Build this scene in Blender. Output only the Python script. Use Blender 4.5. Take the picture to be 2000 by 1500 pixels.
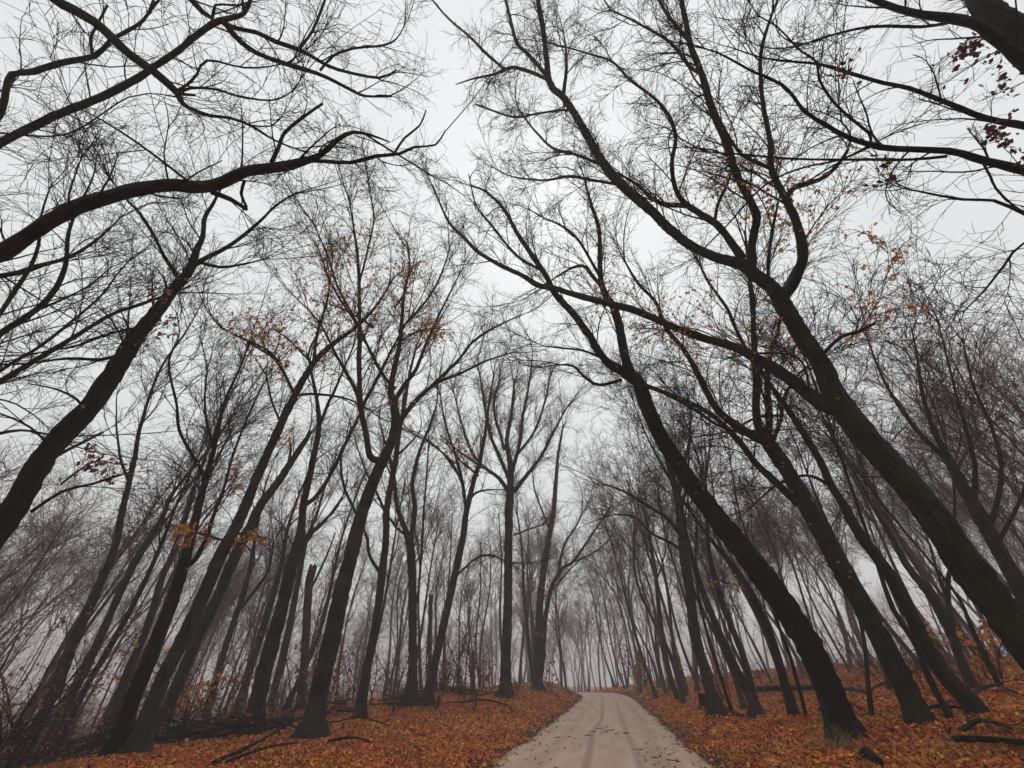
import bpy, math, random
import numpy as np

# ------------------------------------------------------------------ scene, camera, sky, sun, exposure
for o in list(bpy.data.objects):
    bpy.data.objects.remove(o)
SC = bpy.context.scene
COL = SC.collection
RNG = np.random.default_rng(11)
random.seed(11)

F = 750.0                      # focal length in photo pixels (2000 x 1500)
PITCH = math.radians(38.2)
EYE = 1.6
cam = bpy.data.cameras.new('camera')
cam.sensor_width = 36.0
cam.lens = 36.0 * F / 2000.0
cam.clip_end = 3000
co = bpy.data.objects.new('camera', cam)
COL.objects.link(co)
co.location = (0, 0, EYE)
co.rotation_euler = (math.radians(90) + PITCH, 0, 0)
SC.camera = co

world = bpy.data.worlds.new('World')
SC.world = world
world.use_nodes = True
wn, wl = world.node_tree.nodes, world.node_tree.links
wn.clear()
SUN_EL, SUN_ROT = math.radians(62), math.radians(10)
sky = wn.new('ShaderNodeTexSky')
sky.sky_type = 'NISHITA'
sky.sun_disc = False
sky.sun_elevation = SUN_EL
sky.sun_rotation = SUN_ROT
sky.dust_density = 4.0
hs = wn.new('ShaderNodeHueSaturation')
hs.inputs['Saturation'].default_value = 0.12
wl.new(sky.outputs[0], hs.inputs['Color'])
# an even cloud deck over the sky: the usual overcast distribution, brighter towards the zenith
geo = wn.new('ShaderNodeTexCoord')
sep = wn.new('ShaderNodeSeparateXYZ')
wl.new(geo.outputs['Generated'], sep.inputs[0])
mr = wn.new('ShaderNodeMapRange')
mr.inputs['From Min'].default_value = 0.0
mr.inputs['From Max'].default_value = 1.0
mr.inputs['To Min'].default_value = 9.0
mr.inputs['To Max'].default_value = 9.4
wl.new(sep.outputs['Z'], mr.inputs['Value'])
nz = wn.new('ShaderNodeTexNoise')
nz.inputs['Scale'].default_value = 2.2
nz.inputs['Detail'].default_value = 3
wl.new(geo.outputs['Generated'], nz.inputs['Vector'])
mrn = wn.new('ShaderNodeMapRange')
mrn.inputs['To Min'].default_value = 0.92
mrn.inputs['To Max'].default_value = 1.08
wl.new(nz.outputs['Fac'], mrn.inputs['Value'])
mu = wn.new('ShaderNodeMath')
mu.operation = 'MULTIPLY'
wl.new(mr.outputs[0], mu.inputs[0])
wl.new(mrn.outputs[0], mu.inputs[1])
vs = wn.new('ShaderNodeVectorMath')
vs.operation = 'SCALE'
vs.inputs[0].default_value = (0.965, 1.0, 1.005)
wl.new(mu.outputs[0], vs.inputs['Scale'])
mix = wn.new('ShaderNodeMix')
mix.data_type = 'RGBA'
mix.inputs['Factor'].default_value = 0.95
wl.new(hs.outputs[0], mix.inputs['A'])
wl.new(vs.outputs[0], mix.inputs['B'])
bg = wn.new('ShaderNodeBackground')
bg.inputs['Strength'].default_value = 0.1
wl.new(mix.outputs['Result'], bg.inputs['Color'])
wo = wn.new('ShaderNodeOutputWorld')
wl.new(bg.outputs[0], wo.inputs['Surface'])

sl = bpy.data.lights.new('sun', 'SUN')
sl.energy = 1.2
sl.angle = math.radians(60)
sl.color = (1.0, 0.97, 0.93)
so = bpy.data.objects.new('sun', sl)
COL.objects.link(so)
so.location = (0, 0, 60)
so.rotation_euler = (math.radians(90) - SUN_EL, 0, math.radians(180) - SUN_ROT)

SC.view_settings.view_transform = 'Standard'
SC.view_settings.look = 'None'
SC.view_settings.gamma = 1.0
SC.view_settings.use_curve_mapping = False
SC.view_settings.exposure = 0.0
SC.cycles.use_denoising = True
SC.cycles.max_bounces = 5
SC.cycles.diffuse_bounces = 3
SC.cycles.volume_bounces = 0
SC.cycles.transmission_bounces = 3
SC.cycles.transparent_max_bounces = 4

HAZE_DENSITY = 0.0033

# ------------------------------------------------------------------ projection helpers
CP, SP = math.cos(PITCH), math.sin(PITCH)


def ray(px, py):
    u, v = (px - 1000) / F, (py - 750) / F
    return np.array([u, CP + v * SP, SP - v * CP])


def project(P):
    P = np.asarray(P, float)
    z = P[..., 1] * CP + (P[..., 2] - EYE) * SP
    up = -P[..., 1] * SP + (P[..., 2] - EYE) * CP
    zz = np.where(z > .05, z, .05)
    return 1000 + F * P[..., 0] / zz, 750 - F * up / zz, z


def sstep(a, b, x):
    t = np.clip((x - a) / (b - a), 0, 1)
    return t * t * (3 - 2 * t)


def unit(v):
    return v / np.maximum(np.linalg.norm(v, axis=-1, keepdims=True), 1e-9)


# ------------------------------------------------------------------ terrain
_ty = np.arange(-120, 720, 1.0)


def table(ys, vs, w):
    k = np.hanning(w)
    k /= k.sum()
    v = np.interp(_ty, ys, vs)
    p = np.pad(v, w // 2, mode='edge')
    return np.convolve(p, k, mode='valid')[:len(_ty)]


_rx = table([-120, 0, 13.4, 22, 33, 45, 54, 64, 72, 85, 110, 160, 700],
            [-14, -.3, 2.15, 3.95, 6.2, 8.6, 10.4, 11.7, 11.8, 9.8, 2, -20, -300], 11)
_rz = table([-120, 0, 20, 34, 54, 68, 76, 90, 120, 170, 700],
            [0, 0, .02, .22, .5, .84, .84, .2, -2.5, -4, -4], 11)


def road_x(y):
    return np.interp(y, _ty, _rx)


def road_z(y):
    return np.interp(y, _ty, _rz)


HALF = 2.85


def bumps(x, y):
    return (.05 * np.sin(x * 1.13 + 1.7 * np.sin(y * .61)) * np.cos(y * .93 + .7 * np.sin(x * .43))
            + .035 * np.sin(x * 2.9 + y * 1.7) * np.sin(y * 2.3 - x * .8)
            + .12 * np.sin(x * .31 + .4) * np.sin(y * .27 + 1.1))


def edge_s(y):
    return np.interp(y, [0, 13, 25, 34, 55, 80], [-10, -11, -15, -13, -10, -10])


def g(x, y):
    x, y = np.asarray(x, float), np.asarray(y, float)
    s = x - road_x(y)
    z = road_z(y)
    r = np.clip(s - HALF, 0, 400)
    z = z + .10 * sstep(HALF, HALF + 1.6, s) + 3.3 * (1 - np.exp(-r / 22)) + 1.8 * (1 - np.exp(-r / 90))
    hb = .06 + .72 * sstep(16, 36, y) + .25 * sstep(36, 52, y)
    z = z + hb * sstep(-HALF, -HALF - 3.4, s) * (s < 0)
    e = edge_s(y)
    z = z - 5.2 * sstep(e, e - 30, s)
    z = z + bumps(x, y) * sstep(HALF, HALF + 3, np.abs(s))
    return z


def ground_hit(px, py, tmax=80):
    d = ray(px, py)
    prev = 0
    for t in np.arange(2, tmax, .1):
        p = d * t
        if EYE + p[2] <= g(p[0], p[1]):
            return np.array([p[0], p[1], float(g(p[0], p[1]))])
    p = d * 40
    return np.array([p[0], p[1], float(g(p[0], p[1]))])


# ------------------------------------------------------------------ mesh helpers
def mesh_np(name, V, Q=None, T=None, mat=None, bark=None, smooth=True):
    me = bpy.data.meshes.new(name)
    V = np.asarray(V, np.float32)
    Q = np.zeros((0, 4), np.int32) if Q is None else np.asarray(Q, np.int32)
    T = np.zeros((0, 3), np.int32) if T is None else np.asarray(T, np.int32)
    me.vertices.add(len(V))
    me.vertices.foreach_set('co', V.ravel())
    nl = Q.size + T.size
    me.loops.add(nl)
    me.loops.foreach_set('vertex_index', np.concatenate([Q.ravel(), T.ravel()]))
    npoly = len(Q) + len(T)
    me.polygons.add(npoly)
    st = np.concatenate([np.arange(len(Q)) * 4, Q.size + np.arange(len(T)) * 3]).astype(np.int32)
    me.polygons.foreach_set('loop_start', st)
    me.polygons.foreach_set('use_smooth', np.full(npoly, smooth))
    if bark is not None:
        a = me.attributes.new('bark', 'FLOAT_VECTOR', 'POINT')
        a.data.foreach_set('vector', np.asarray(bark, np.float32).ravel())
    me.update(calc_edges=True)
    if mat:
        me.materials.append(mat)
    return me


def link(name, data, parent=None):
    o = bpy.data.objects.new(name, data)
    COL.objects.link(o)
    if parent is not None:
        o.parent = parent
    return o


def tag(o, label, cat, group=None, kind=None):
    if label:
        o['label'] = label
    if cat:
        o['category'] = cat
    if group:
        o['group'] = group
    if kind:
        o['kind'] = kind
    return o


def tubes(P, R, sides, lobes=None):
    """N polylines of n points -> verts, quads, bark coordinates"""
    P = np.asarray(P, float)
    R = np.asarray(R, float)
    N, n, _ = P.shape
    T = np.empty_like(P)
    T[:, 1:-1] = P[:, 2:] - P[:, :-2]
    T[:, 0] = P[:, 1] - P[:, 0]
    T[:, -1] = P[:, -1] - P[:, -2]
    T = unit(T)
    mean = unit(P[:, -1] - P[:, 0])
    ref = np.where(np.abs(mean[:, 2:3]) > .75, np.array([[1., .13, 0]]), np.array([[.11, .07, 1.]]))
    A = unit(np.cross(T, ref[:, None, :]))
    B = np.cross(T, A)
    an = np.linspace(0, 2 * np.pi, sides, endpoint=False)
    ca, sa = np.cos(an), np.sin(an)
    RR = R[:, :, None] * np.ones(sides)
    if lobes is not None:
        RR = RR * lobes
    V = P[:, :, None, :] + RR[..., None] * (A[:, :, None, :] * ca[:, None] + B[:, :, None, :] * sa[:, None])
    seg = np.concatenate([np.zeros((N, 1)), np.cumsum(np.linalg.norm(np.diff(P, axis=1), axis=2), axis=1)], axis=1)
    off = RNG.random((N, 1, 1)) * 50
    bk = np.stack([RR * ca + off, RR * sa + off, np.repeat(seg[:, :, None], sides, 2) + off * np.ones_like(RR)], -1)
    base = (np.arange(N) * n * sides)[:, None, None]
    i = (np.arange(n - 1) * sides)[None, :, None]
    j = np.arange(sides)[None, None, :]
    j2 = (j + 1) % sides
    Q = np.stack([base + i + j, base + i + j2, base + i + sides + j2, base + i + sides + j], -1).reshape(-1, 4)
    return V.reshape(-1, 3), Q, bk.reshape(-1, 3)


def merge(parts):
    Vs, Qs, Bs, o = [], [], [], 0
    for V, Q, B in parts:
        Vs.append(V)
        Qs.append(Q + o)
        Bs.append(B)
        o += len(V)
    return np.concatenate(Vs), np.concatenate(Qs), np.concatenate(Bs)


def smooth_line(pts, step):
    """Catmull-Rom through rows (x, y, z, r), even steps"""
    pts = np.asarray(pts, float)
    p = np.vstack([2 * pts[0] - pts[1], pts, 2 * pts[-1] - pts[-2]])
    out = []
    for i in range(1, len(p) - 2):
        L = np.linalg.norm(p[i + 1, :3] - p[i, :3])
        m = max(2, int(math.ceil(L / step)))
        t = np.linspace(0, 1, m, endpoint=False)[:, None]
        a, b, c, d = p[i - 1], p[i], p[i + 1], p[i + 2]
        out.append(.5 * (2 * b + (c - a) * t + (2 * a - 5 * b + 4 * c - d) * t ** 2 + (3 * b - a - 3 * c + d) * t ** 3))
    out.append(pts[-1:])
    out = np.vstack(out)
    out[:, 3] = np.maximum(out[:, 3], pts[:, 3].min() * .7)
    return out


def resample(line, n):
    d = np.concatenate([[0], np.cumsum(np.linalg.norm(np.diff(line[:, :3], axis=0), axis=1))])
    t = np.linspace(0, d[-1], n)
    return np.stack([np.interp(t, d, line[:, k]) for k in range(4)], 1), d[-1]


def grow(p0, d0, L, r0, n, jit, up, taper=.3, bend=.25):
    N = len(p0)
    P = np.zeros((N, n, 3))
    P[:, 0] = p0
    d = unit(d0)
    st = (L / (n - 1))[:, None]
    bd = RNG.normal(0, bend, (N, 3)) / n * 2
    for j in range(1, n):
        d = unit(d + jit * RNG.normal(0, 1, (N, 3)) + bd + np.array([0, 0, up]))
        P[:, j] = P[:, j - 1] + d * st
    R = r0[:, None] * np.linspace(1, taper, n)
    return P, R


def sprout(P, R, m, tmin, tmax, L, ang, n, jit, up, rratio=.6, rmax=9, rmin=.005, taper=.3, fall=.45, bend=.25):
    """m children on every parent polyline"""
    N, np_, _ = P.shape
    t = tmin + (tmax - tmin) * ((np.arange(m)[None] + RNG.random((N, m))) / m)
    f = np.clip(t, 0, .999) * (np_ - 1)
    i = f.astype(int)
    w = (f - i)[..., None]
    rows = np.arange(N)[:, None]
    p0 = P[rows, i] * (1 - w) + P[rows, i + 1] * w
    tan = unit(P[rows, i + 1] - P[rows, i])
    r = R[rows, i] * (1 - w[..., 0]) + R[rows, i + 1] * w[..., 0]
    rv = unit(np.cross(tan, RNG.normal(0, 1, tan.shape)))
    a = ang * (.7 + .6 * RNG.random((N, m)))[..., None]
    d = np.cos(a) * tan + np.sin(a) * rv
    Ln = L * (.45 + .85 * RNG.random((N, m))) * (1 - fall * t)
    r0 = np.clip(r * rratio * (.75 + .4 * RNG.random((N, m))), rmin, rmax)
    k = N * m
    return grow(p0.reshape(k, 3), d.reshape(k, 3), Ln.reshape(k), r0.reshape(k), n, jit, up, taper, bend)


# ------------------------------------------------------------------ materials
def new_mat(name):
    m = bpy.data.materials.new(name)
    m.use_nodes = True
    nt = m.node_tree
    b = nt.nodes['Principled BSDF']
    b.inputs['Roughness'].default_value = .9
    b.inputs['Specular IOR Level'].default_value = .2
    return m, nt, b


def ramp(nt, stops):
    r = nt.nodes.new('ShaderNodeValToRGB')
    e = r.color_ramp.elements
    while len(e) < len(stops):
        e.new(.5)
    for k, (p, c) in enumerate(stops):
        e[k].position = p
        e[k].color = (*c, 1)
    return r


def bark_mat(name, dark, mid, light, moss=None, bump=.6, scale=9):
    m, nt, b = new_mat(name)
    N, L = nt.nodes, nt.links
    at = N.new('ShaderNodeAttribute')
    at.attribute_name = 'bark'
    mp = N.new('ShaderNodeMapping')
    mp.inputs['Scale'].default_value = (1, 1, .16)
    L.new(at.outputs['Vector'], mp.inputs['Vector'])
    n1 = N.new('ShaderNodeTexNoise')
    n1.inputs['Scale'].default_value = scale
    n1.inputs['Detail'].default_value = 5
    n1.inputs['Roughness'].default_value = .65
    L.new(mp.outputs[0], n1.inputs['Vector'])
    v1 = N.new('ShaderNodeTexVoronoi')
    v1.feature = 'DISTANCE_TO_EDGE'
    v1.inputs['Scale'].default_value = scale * 1.3
    L.new(mp.outputs[0], v1.inputs['Vector'])
    r = ramp(nt, [(.25, dark), (.5, mid), (.78, light)])
    L.new(n1.outputs['Fac'], r.inputs[0])
    n4 = N.new('ShaderNodeTexNoise')
    n4.inputs['Scale'].default_value = .9
    n4.inputs['Detail'].default_value = 6
    n4.inputs['Roughness'].default_value = .7
    L.new(at.outputs['Vector'], n4.inputs['Vector'])
    r4 = ramp(nt, [(.33, (.45, .45, .47)), (.55, (1, 1, 1)), (.74, (1.0, 1.0, .95))])
    L.new(n4.outputs['Fac'], r4.inputs[0])
    rv = ramp(nt, [(.0, (.25, .25, .25)), (.10, (1, 1, 1))])
    L.new(v1.outputs['Distance'], rv.inputs[0])
    m4 = N.new('ShaderNodeMix')
    m4.data_type = 'RGBA'
    m4.blend_type = 'MULTIPLY'
    m4.inputs['Factor'].default_value = 1
    L.new(r.outputs[0], m4.inputs['A'])
    L.new(r4.outputs[0], m4.inputs['B'])
    m5 = N.new('ShaderNodeMix')
    m5.data_type = 'RGBA'
    m5.blend_type = 'MULTIPLY'
    m5.inputs['Factor'].default_value = .8
    L.new(m4.outputs['Result'], m5.inputs['A'])
    L.new(rv.outputs[0], m5.inputs['B'])
    col = m5.outputs['Result']
    if moss:
        n2 = N.new('ShaderNodeTexNoise')
        n2.inputs['Scale'].default_value = 1.6
        n2.inputs['Detail'].default_value = 4
        L.new(at.outputs['Vector'], n2.inputs['Vector'])
        rm = ramp(nt, [(.42, (0, 0, 0)), (.62, (1, 1, 1))])
        L.new(n2.outputs['Fac'], rm.inputs[0])
        mx = N.new('ShaderNodeMix')
        mx.data_type = 'RGBA'
        L.new(rm.outputs[0], mx.inputs['Factor'])
        L.new(col, mx.inputs['A'])
        mx.inputs['B'].default_value = (*moss, 1)
        col = mx.outputs['Result']
    L.new(col, b.inputs['Base Color'])
    ad = N.new('ShaderNodeMath')
    ad.operation = 'MULTIPLY_ADD'
    L.new(v1.outputs['Distance'], ad.inputs[0])
    ad.inputs[1].default_value = 1.1
    L.new(n1.outputs['Fac'], ad.inputs[2])
    bp = N.new('ShaderNodeBump')
    bp.inputs['Strength'].default_value = min(1, bump * 1.6)
    bp.inputs['Distance'].default_value = .12
    L.new(ad.outputs[0], bp.inputs['Height'])
    L.new(bp.outputs[0], b.inputs['Normal'])
    return m


M_BARK = bark_mat('wet_dark_bark', (.008, .0065, .006), (.03, .024, .02), (.085, .07, .058), moss=(.045, .042, .026))
M_BLACK = bark_mat('black_wet_bark', (.004, .0037, .0034), (.010, .009, .008), (.024, .021, .018), bump=.5)
M_MOSSY = bark_mat('mossy_bark', (.009, .008, .006), (.026, .022, .015), (.055, .047, .032), moss=(.026, .027, .011))
M_GREY = bark_mat('grey_bark', (.018, .015, .013), (.045, .037, .032), (.085, .072, .062), moss=(.034, .034, .022))
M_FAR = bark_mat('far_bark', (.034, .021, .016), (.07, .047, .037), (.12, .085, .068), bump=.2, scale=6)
M_DEAD = bark_mat('dead_wood', (.03, .022, .018), (.085, .062, .05), (.16, .12, .095))


def plain_mat(name, c1, c2, rough=.9):
    m, nt, b = new_mat(name)
    gi = nt.nodes.new('ShaderNodeNewGeometry')
    r = ramp(nt, [(0, c1), (1, c2)])
    nt.links.new(gi.outputs['Random Per Island'], r.inputs[0])
    nt.links.new(r.outputs[0], b.inputs['Base Color'])
    b.inputs['Roughness'].default_value = rough
    return m


M_TWIG = plain_mat('twig_bark', (.012, .009, .0085), (.03, .022, .021))
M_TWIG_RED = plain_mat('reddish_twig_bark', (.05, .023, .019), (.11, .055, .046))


def leaf_mat(name, stops, trans=.35):
    m, nt, b = new_mat(name)
    N, L = nt.nodes, nt.links
    gi = N.new('ShaderNodeNewGeometry')
    r = ramp(nt, stops)
    L.new(gi.outputs['Random Per Island'], r.inputs[0])
    tc = N.new('ShaderNodeTexCoord')
    n = N.new('ShaderNodeTexNoise')
    n.inputs['Scale'].default_value = .55
    n.inputs['Detail'].default_value = 3
    L.new(tc.outputs['Object'], n.inputs['Vector'])
    h = N.new('ShaderNodeHueSaturation')
    mh = N.new('ShaderNodeMapRange')
    mh.inputs['From Min'].default_value = .3
    mh.inputs['From Max'].default_value = .7
    mh.inputs['To Min'].default_value = .487
    mh.inputs['To Max'].default_value = .518
    L.new(n.outputs['Fac'], mh.inputs['Value'])
    L.new(mh.outputs[0], h.inputs['Hue'])
    L.new(r.outputs[0], h.inputs['Color'])
    if name == 'fallen_leaves':
        # drifts: older matted brown leaves against fresh yellow ones
        n3 = N.new('ShaderNodeTexNoise')
        n3.inputs['Scale'].default_value = .9
        n3.inputs['Detail'].default_value = 5
        n3.inputs['Roughness'].default_value = .65
        L.new(tc.outputs['Object'], n3.inputs['Vector'])
        mv = N.new('ShaderNodeMapRange')
        mv.inputs['From Min'].default_value = .32
        mv.inputs['From Max'].default_value = .66
        mv.inputs['To Min'].default_value = .62
        mv.inputs['To Max'].default_value = 1.2
        L.new(n3.outputs['Fac'], mv.inputs['Value'])
        L.new(mv.outputs[0], h.inputs['Value'])
        mh.inputs['To Min'].default_value = .480
        mh.inputs['To Max'].default_value = .514
    L.new(h.outputs[0], b.inputs['Base Color'])
    b.inputs['Roughness'].default_value = .6
    b.inputs['Specular IOR Level'].default_value = .3
    tr = N.new('ShaderNodeBsdfTranslucent')
    L.new(h.outputs[0], tr.inputs['Color'])
    mx = N.new('ShaderNodeMixShader')
    mx.inputs['Fac'].default_value = trans
    L.new(b.outputs[0], mx.inputs[1])
    L.new(tr.outputs[0], mx.inputs[2])
    L.new(mx.outputs[0], N['Material Output'].inputs['Surface'])
    return m


M_LITTER = leaf_mat('fallen_leaves', [(0, (.07, .022, .009)), (.2, (.24, .062, .015)), (.45, (.52, .145, .026)),
                                      (.75, (.68, .22, .036)), (.93, (.78, .36, .075)), (1, (.34, .17, .075))], .12)
M_LEAF = leaf_mat('orange_leaf', [(0, (.34, .10, .025)), (.4, (.58, .21, .04)), (.8, (.74, .36, .08)), (1, (.45, .24, .12))], .55)
M_LEAF_BROWN = leaf_mat('brown_leaf', [(0, (.10, .045, .03)), (.5, (.22, .085, .04)), (1, (.36, .15, .06))], .4)
M_LEAF_RED = leaf_mat('dark_red_leaf', [(0, (.05, .008, .012)), (.6, (.10, .012, .018)), (1, (.16, .03, .035))], .25)
M_LEAF_RUST = leaf_mat('rust_leaf', [(0, (.22, .055, .025)), (.6, (.42, .11, .04)), (1, (.5, .2, .08))], .4)
M_GRASS = plain_mat('dry_grass', (.16, .11, .05), (.30, .23, .12))


def ground_material():
    m, nt, b = new_mat('leaf_covered_soil')
    N, L = nt.nodes, nt.links
    tc = N.new('ShaderNodeTexCoord')
    v = N.new('ShaderNodeTexVoronoi')
    v.inputs['Scale'].default_value = 9
    L.new(tc.outputs['Object'], v.inputs['Vector'])
    sp = N.new('ShaderNodeSeparateColor')
    L.new(v.outputs['Color'], sp.inputs[0])
    r = ramp(nt, [(0, (.045, .016, .006)), (.3, (.16, .045, .010)), (.65, (.36, .10, .018)), (1, (.5, .19, .035))])
    L.new(sp.outputs[0], r.inputs[0])
    # bare dark soil showing through in patches
    n = N.new('ShaderNodeTexNoise')
    n.inputs['Scale'].default_value = .35
    n.inputs['Detail'].default_value = 6
    n.inputs['Roughness'].default_value = .6
    L.new(tc.outputs['Object'], n.inputs['Vector'])
    rm = ramp(nt, [(.50, (0, 0, 0)), (.66, (1, 1, 1))])
    L.new(n.outputs['Fac'], rm.inputs[0])
    at = N.new('ShaderNodeAttribute')
    at.attribute_name = 'soil'
    mxm = N.new('ShaderNodeMath')
    mxm.operation = 'MAXIMUM'
    sc = N.new('ShaderNodeMath')
    sc.operation = 'MULTIPLY'
    sc.inputs[1].default_value = .45
    L.new(rm.outputs[0], sc.inputs[0])
    L.new(sc.outputs[0], mxm.inputs[0])
    L.new(at.outputs['Fac'], mxm.inputs[1])
    mx = N.new('ShaderNodeMix')
    mx.data_type = 'RGBA'
    L.new(mxm.outputs[0], mx.inputs['Factor'])
    L.new(r.outputs[0], mx.inputs['A'])
    mx.inputs['B'].default_value = (.028, .018, .012, 1)
    L.new(mx.outputs['Result'], b.inputs['Base Color'])
    bp = N.new('ShaderNodeBump')
    bp.inputs['Strength'].default_value = .8
    bp.inputs['Distance'].default_value = .05
    L.new(sp.outputs[1], bp.inputs['Height'])
    L.new(bp.outputs[0], b.inputs['Normal'])
    return m


def road_material():
    m, nt, b = new_mat('pale_gravel_road')
    N, L = nt.nodes, nt.links
    at = N.new('ShaderNodeAttribute')
    at.attribute_name = 'lane'          # x: metres from the centre line, y: metres along
    sp = N.new('ShaderNodeSeparateXYZ')
    L.new(at.outputs['Vector'], sp.inputs[0])
    tc = N.new('ShaderNodeTexCoord')
    n1 = N.new('ShaderNodeTexNoise')
    n1.inputs['Scale'].default_value = 26
    n1.inputs['Detail'].default_value = 6
    n1.inputs['Roughness'].default_value = .7
    L.new(tc.outputs['Object'], n1.inputs['Vector'])
    mp = N.new('ShaderNodeMapping')
    mp.inputs['Scale'].default_value = (1.5, .22, 1)
    L.new(at.outputs['Vector'], mp.inputs['Vector'])
    n2 = N.new('ShaderNodeTexNoise')
    n2.inputs['Scale'].default_value = 1.1
    n2.inputs['Detail'].default_value = 6
    n2.inputs['Roughness'].default_value = .62
    n2.inputs['Distortion'].default_value = .4
    L.new(mp.outputs[0], n2.inputs['Vector'])
    r2 = ramp(nt, [(.26, (.34, .225, .165)), (.5, (.45, .315, .24)), (.76, (.54, .395, .315))])
    L.new(n2.outputs['Fac'], r2.inputs[0])
    r1 = ramp(nt, [(.3, (.55, .55, .55)), (.6, (1.05, 1.05, 1.05))])
    L.new(n1.outputs['Fac'], r1.inputs[0])
    m1 = N.new('ShaderNodeMix')
    m1.data_type = 'RGBA'
    m1.blend_type = 'MULTIPLY'
    m1.inputs['Factor'].default_value = .7
    L.new(r2.outputs[0], m1.inputs['A'])
    L.new(r1.outputs[0], m1.inputs['B'])
    col = m1.outputs['Result']

    # wandering wheel tracks pressed into the grit
    def track(x0, width, seed, amt, prev):
        nn = N.new('ShaderNodeTexNoise')
        nn.noise_dimensions = '1D'
        nn.inputs['Scale'].default_value = .045
        nn.inputs['Detail'].default_value = 1
        aw = N.new('ShaderNodeMath')
        aw.operation = 'ADD'
        aw.inputs[1].default_value = seed
        L.new(sp.outputs['Y'], aw.inputs[0])
        L.new(aw.outputs[0], nn.inputs['W'])
        ma = N.new('ShaderNodeMath')
        ma.operation = 'MULTIPLY_ADD'
        L.new(nn.outputs['Fac'], ma.inputs[0])
        ma.inputs[1].default_value = .9
        ma.inputs[2].default_value = x0 - .45
        su = N.new('ShaderNodeMath')
        su.operation = 'SUBTRACT'
        L.new(sp.outputs['X'], su.inputs[0])
        L.new(ma.outputs[0], su.inputs[1])
        ab = N.new('ShaderNodeMath')
        ab.operation = 'ABSOLUTE'
        L.new(su.outputs[0], ab.inputs[0])
        mr_ = N.new('ShaderNodeMapRange')
        mr_.interpolation_type = 'SMOOTHSTEP'
        mr_.inputs['From Min'].default_value = width
        mr_.inputs['From Max'].default_value = width * .25
        L.new(ab.outputs[0], mr_.inputs['Value'])
        ml = N.new('ShaderNodeMath')
        ml.operation = 'MULTIPLY'
        L.new(mr_.outputs[0], ml.inputs[0])
        L.new(n2.outputs['Fac'], ml.inputs[1])
        ms = N.new('ShaderNodeMath')
        ms.operation = 'MULTIPLY'
        ms.use_clamp = True
        ms.inputs[1].default_value = amt
        L.new(ml.outputs[0], ms.inputs[0])
        mm = N.new('ShaderNodeMix')
        mm.data_type = 'RGBA'
        L.new(ms.outputs[0], mm.inputs['Factor'])
        L.new(prev, mm.inputs['A'])
        mm.inputs['B'].default_value = (.15, .098, .072, 1)
        return mm.outputs['Result']
    col = track(-.42, .17, 3.1, 1.0, col)
    col = track(.85, .17, 17.7, .75, col)
    col = track(-1.5, .34, 41.0, .35, col)
    col = track(1.75, .4, 63.0, .4, col)
    # dirt gathered along both edges
    ab = N.new('ShaderNodeMath')
    ab.operation = 'ABSOLUTE'
    L.new(sp.outputs['X'], ab.inputs[0])
    ad = N.new('ShaderNodeMath')
    ad.operation = 'MULTIPLY_ADD'
    L.new(n2.outputs['Fac'], ad.inputs[0])
    ad.inputs[1].default_value = 1.0
    L.new(ab.outputs[0], ad.inputs[2])
    me = N.new('ShaderNodeMapRange')
    me.interpolation_type = 'SMOOTHSTEP'
    me.inputs['From Min'].default_value = 3.0
    me.inputs['From Max'].default_value = 3.5
    L.new(ad.outputs[0], me.inputs['Value'])
    mm = N.new('ShaderNodeMix')
    mm.data_type = 'RGBA'
    L.new(me.outputs[0], mm.inputs['Factor'])
    L.new(col, mm.inputs['A'])
    mm.inputs['B'].default_value = (.05, .034, .025, 1)
    L.new(mm.outputs['Result'], b.inputs['Base Color'])
    bp = N.new('ShaderNodeBump')
    bp.inputs['Strength'].default_value = .5
    bp.inputs['Distance'].default_value = .02
    L.new(n1.outputs['Fac'], bp.inputs['Height'])
    L.new(bp.outputs[0], b.inputs['Normal'])
    b.inputs['Roughness'].default_value = .8
    return m


# ------------------------------------------------------------------ ground and road
def graded(lim, near, n):
    t = np.linspace(-1, 1, n)
    return near * t + (lim - near) * np.sign(t) * np.abs(t) ** 4


xs = graded(600, 45, 321)
ys = np.concatenate([-np.linspace(0, 1, 16)[::-1][:-1] ** 2 * 560, np.arange(0, 90, .45), 90 + np.linspace(0, 1, 60) ** 2 * 500])
GX, GY = np.meshgrid(xs, ys)
GZ = g(GX, GY)
gs = GX - road_x(GY)
GZ = GZ - .10 * sstep(HALF + .05, HALF - .35, np.abs(gs))      # bed below the road sheet
nx, ny = len(xs), len(ys)
idx = np.arange(nx * ny).reshape(ny, nx)
Q = np.stack([idx[:-1, :-1], idx[:-1, 1:], idx[1:, 1:], idx[1:, :-1]], -1).reshape(-1, 4)
gm = mesh_np('ground', np.stack([GX, GY, GZ], -1).reshape(-1, 3), Q, mat=ground_material())
soil = np.maximum(sstep(edge_s(GY) + 1, edge_s(GY) - 4, gs) * .8, sstep(HALF + 1.0, HALF + .35, np.abs(gs)))
a = gm.attributes.new('soil', 'FLOAT', 'POINT')
a.data.foreach_set('value', soil.astype(np.float32).ravel())
tag(link('ground', gm), 'leaf covered forest floor rising to the right and falling away left', None, kind='structure')

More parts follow.
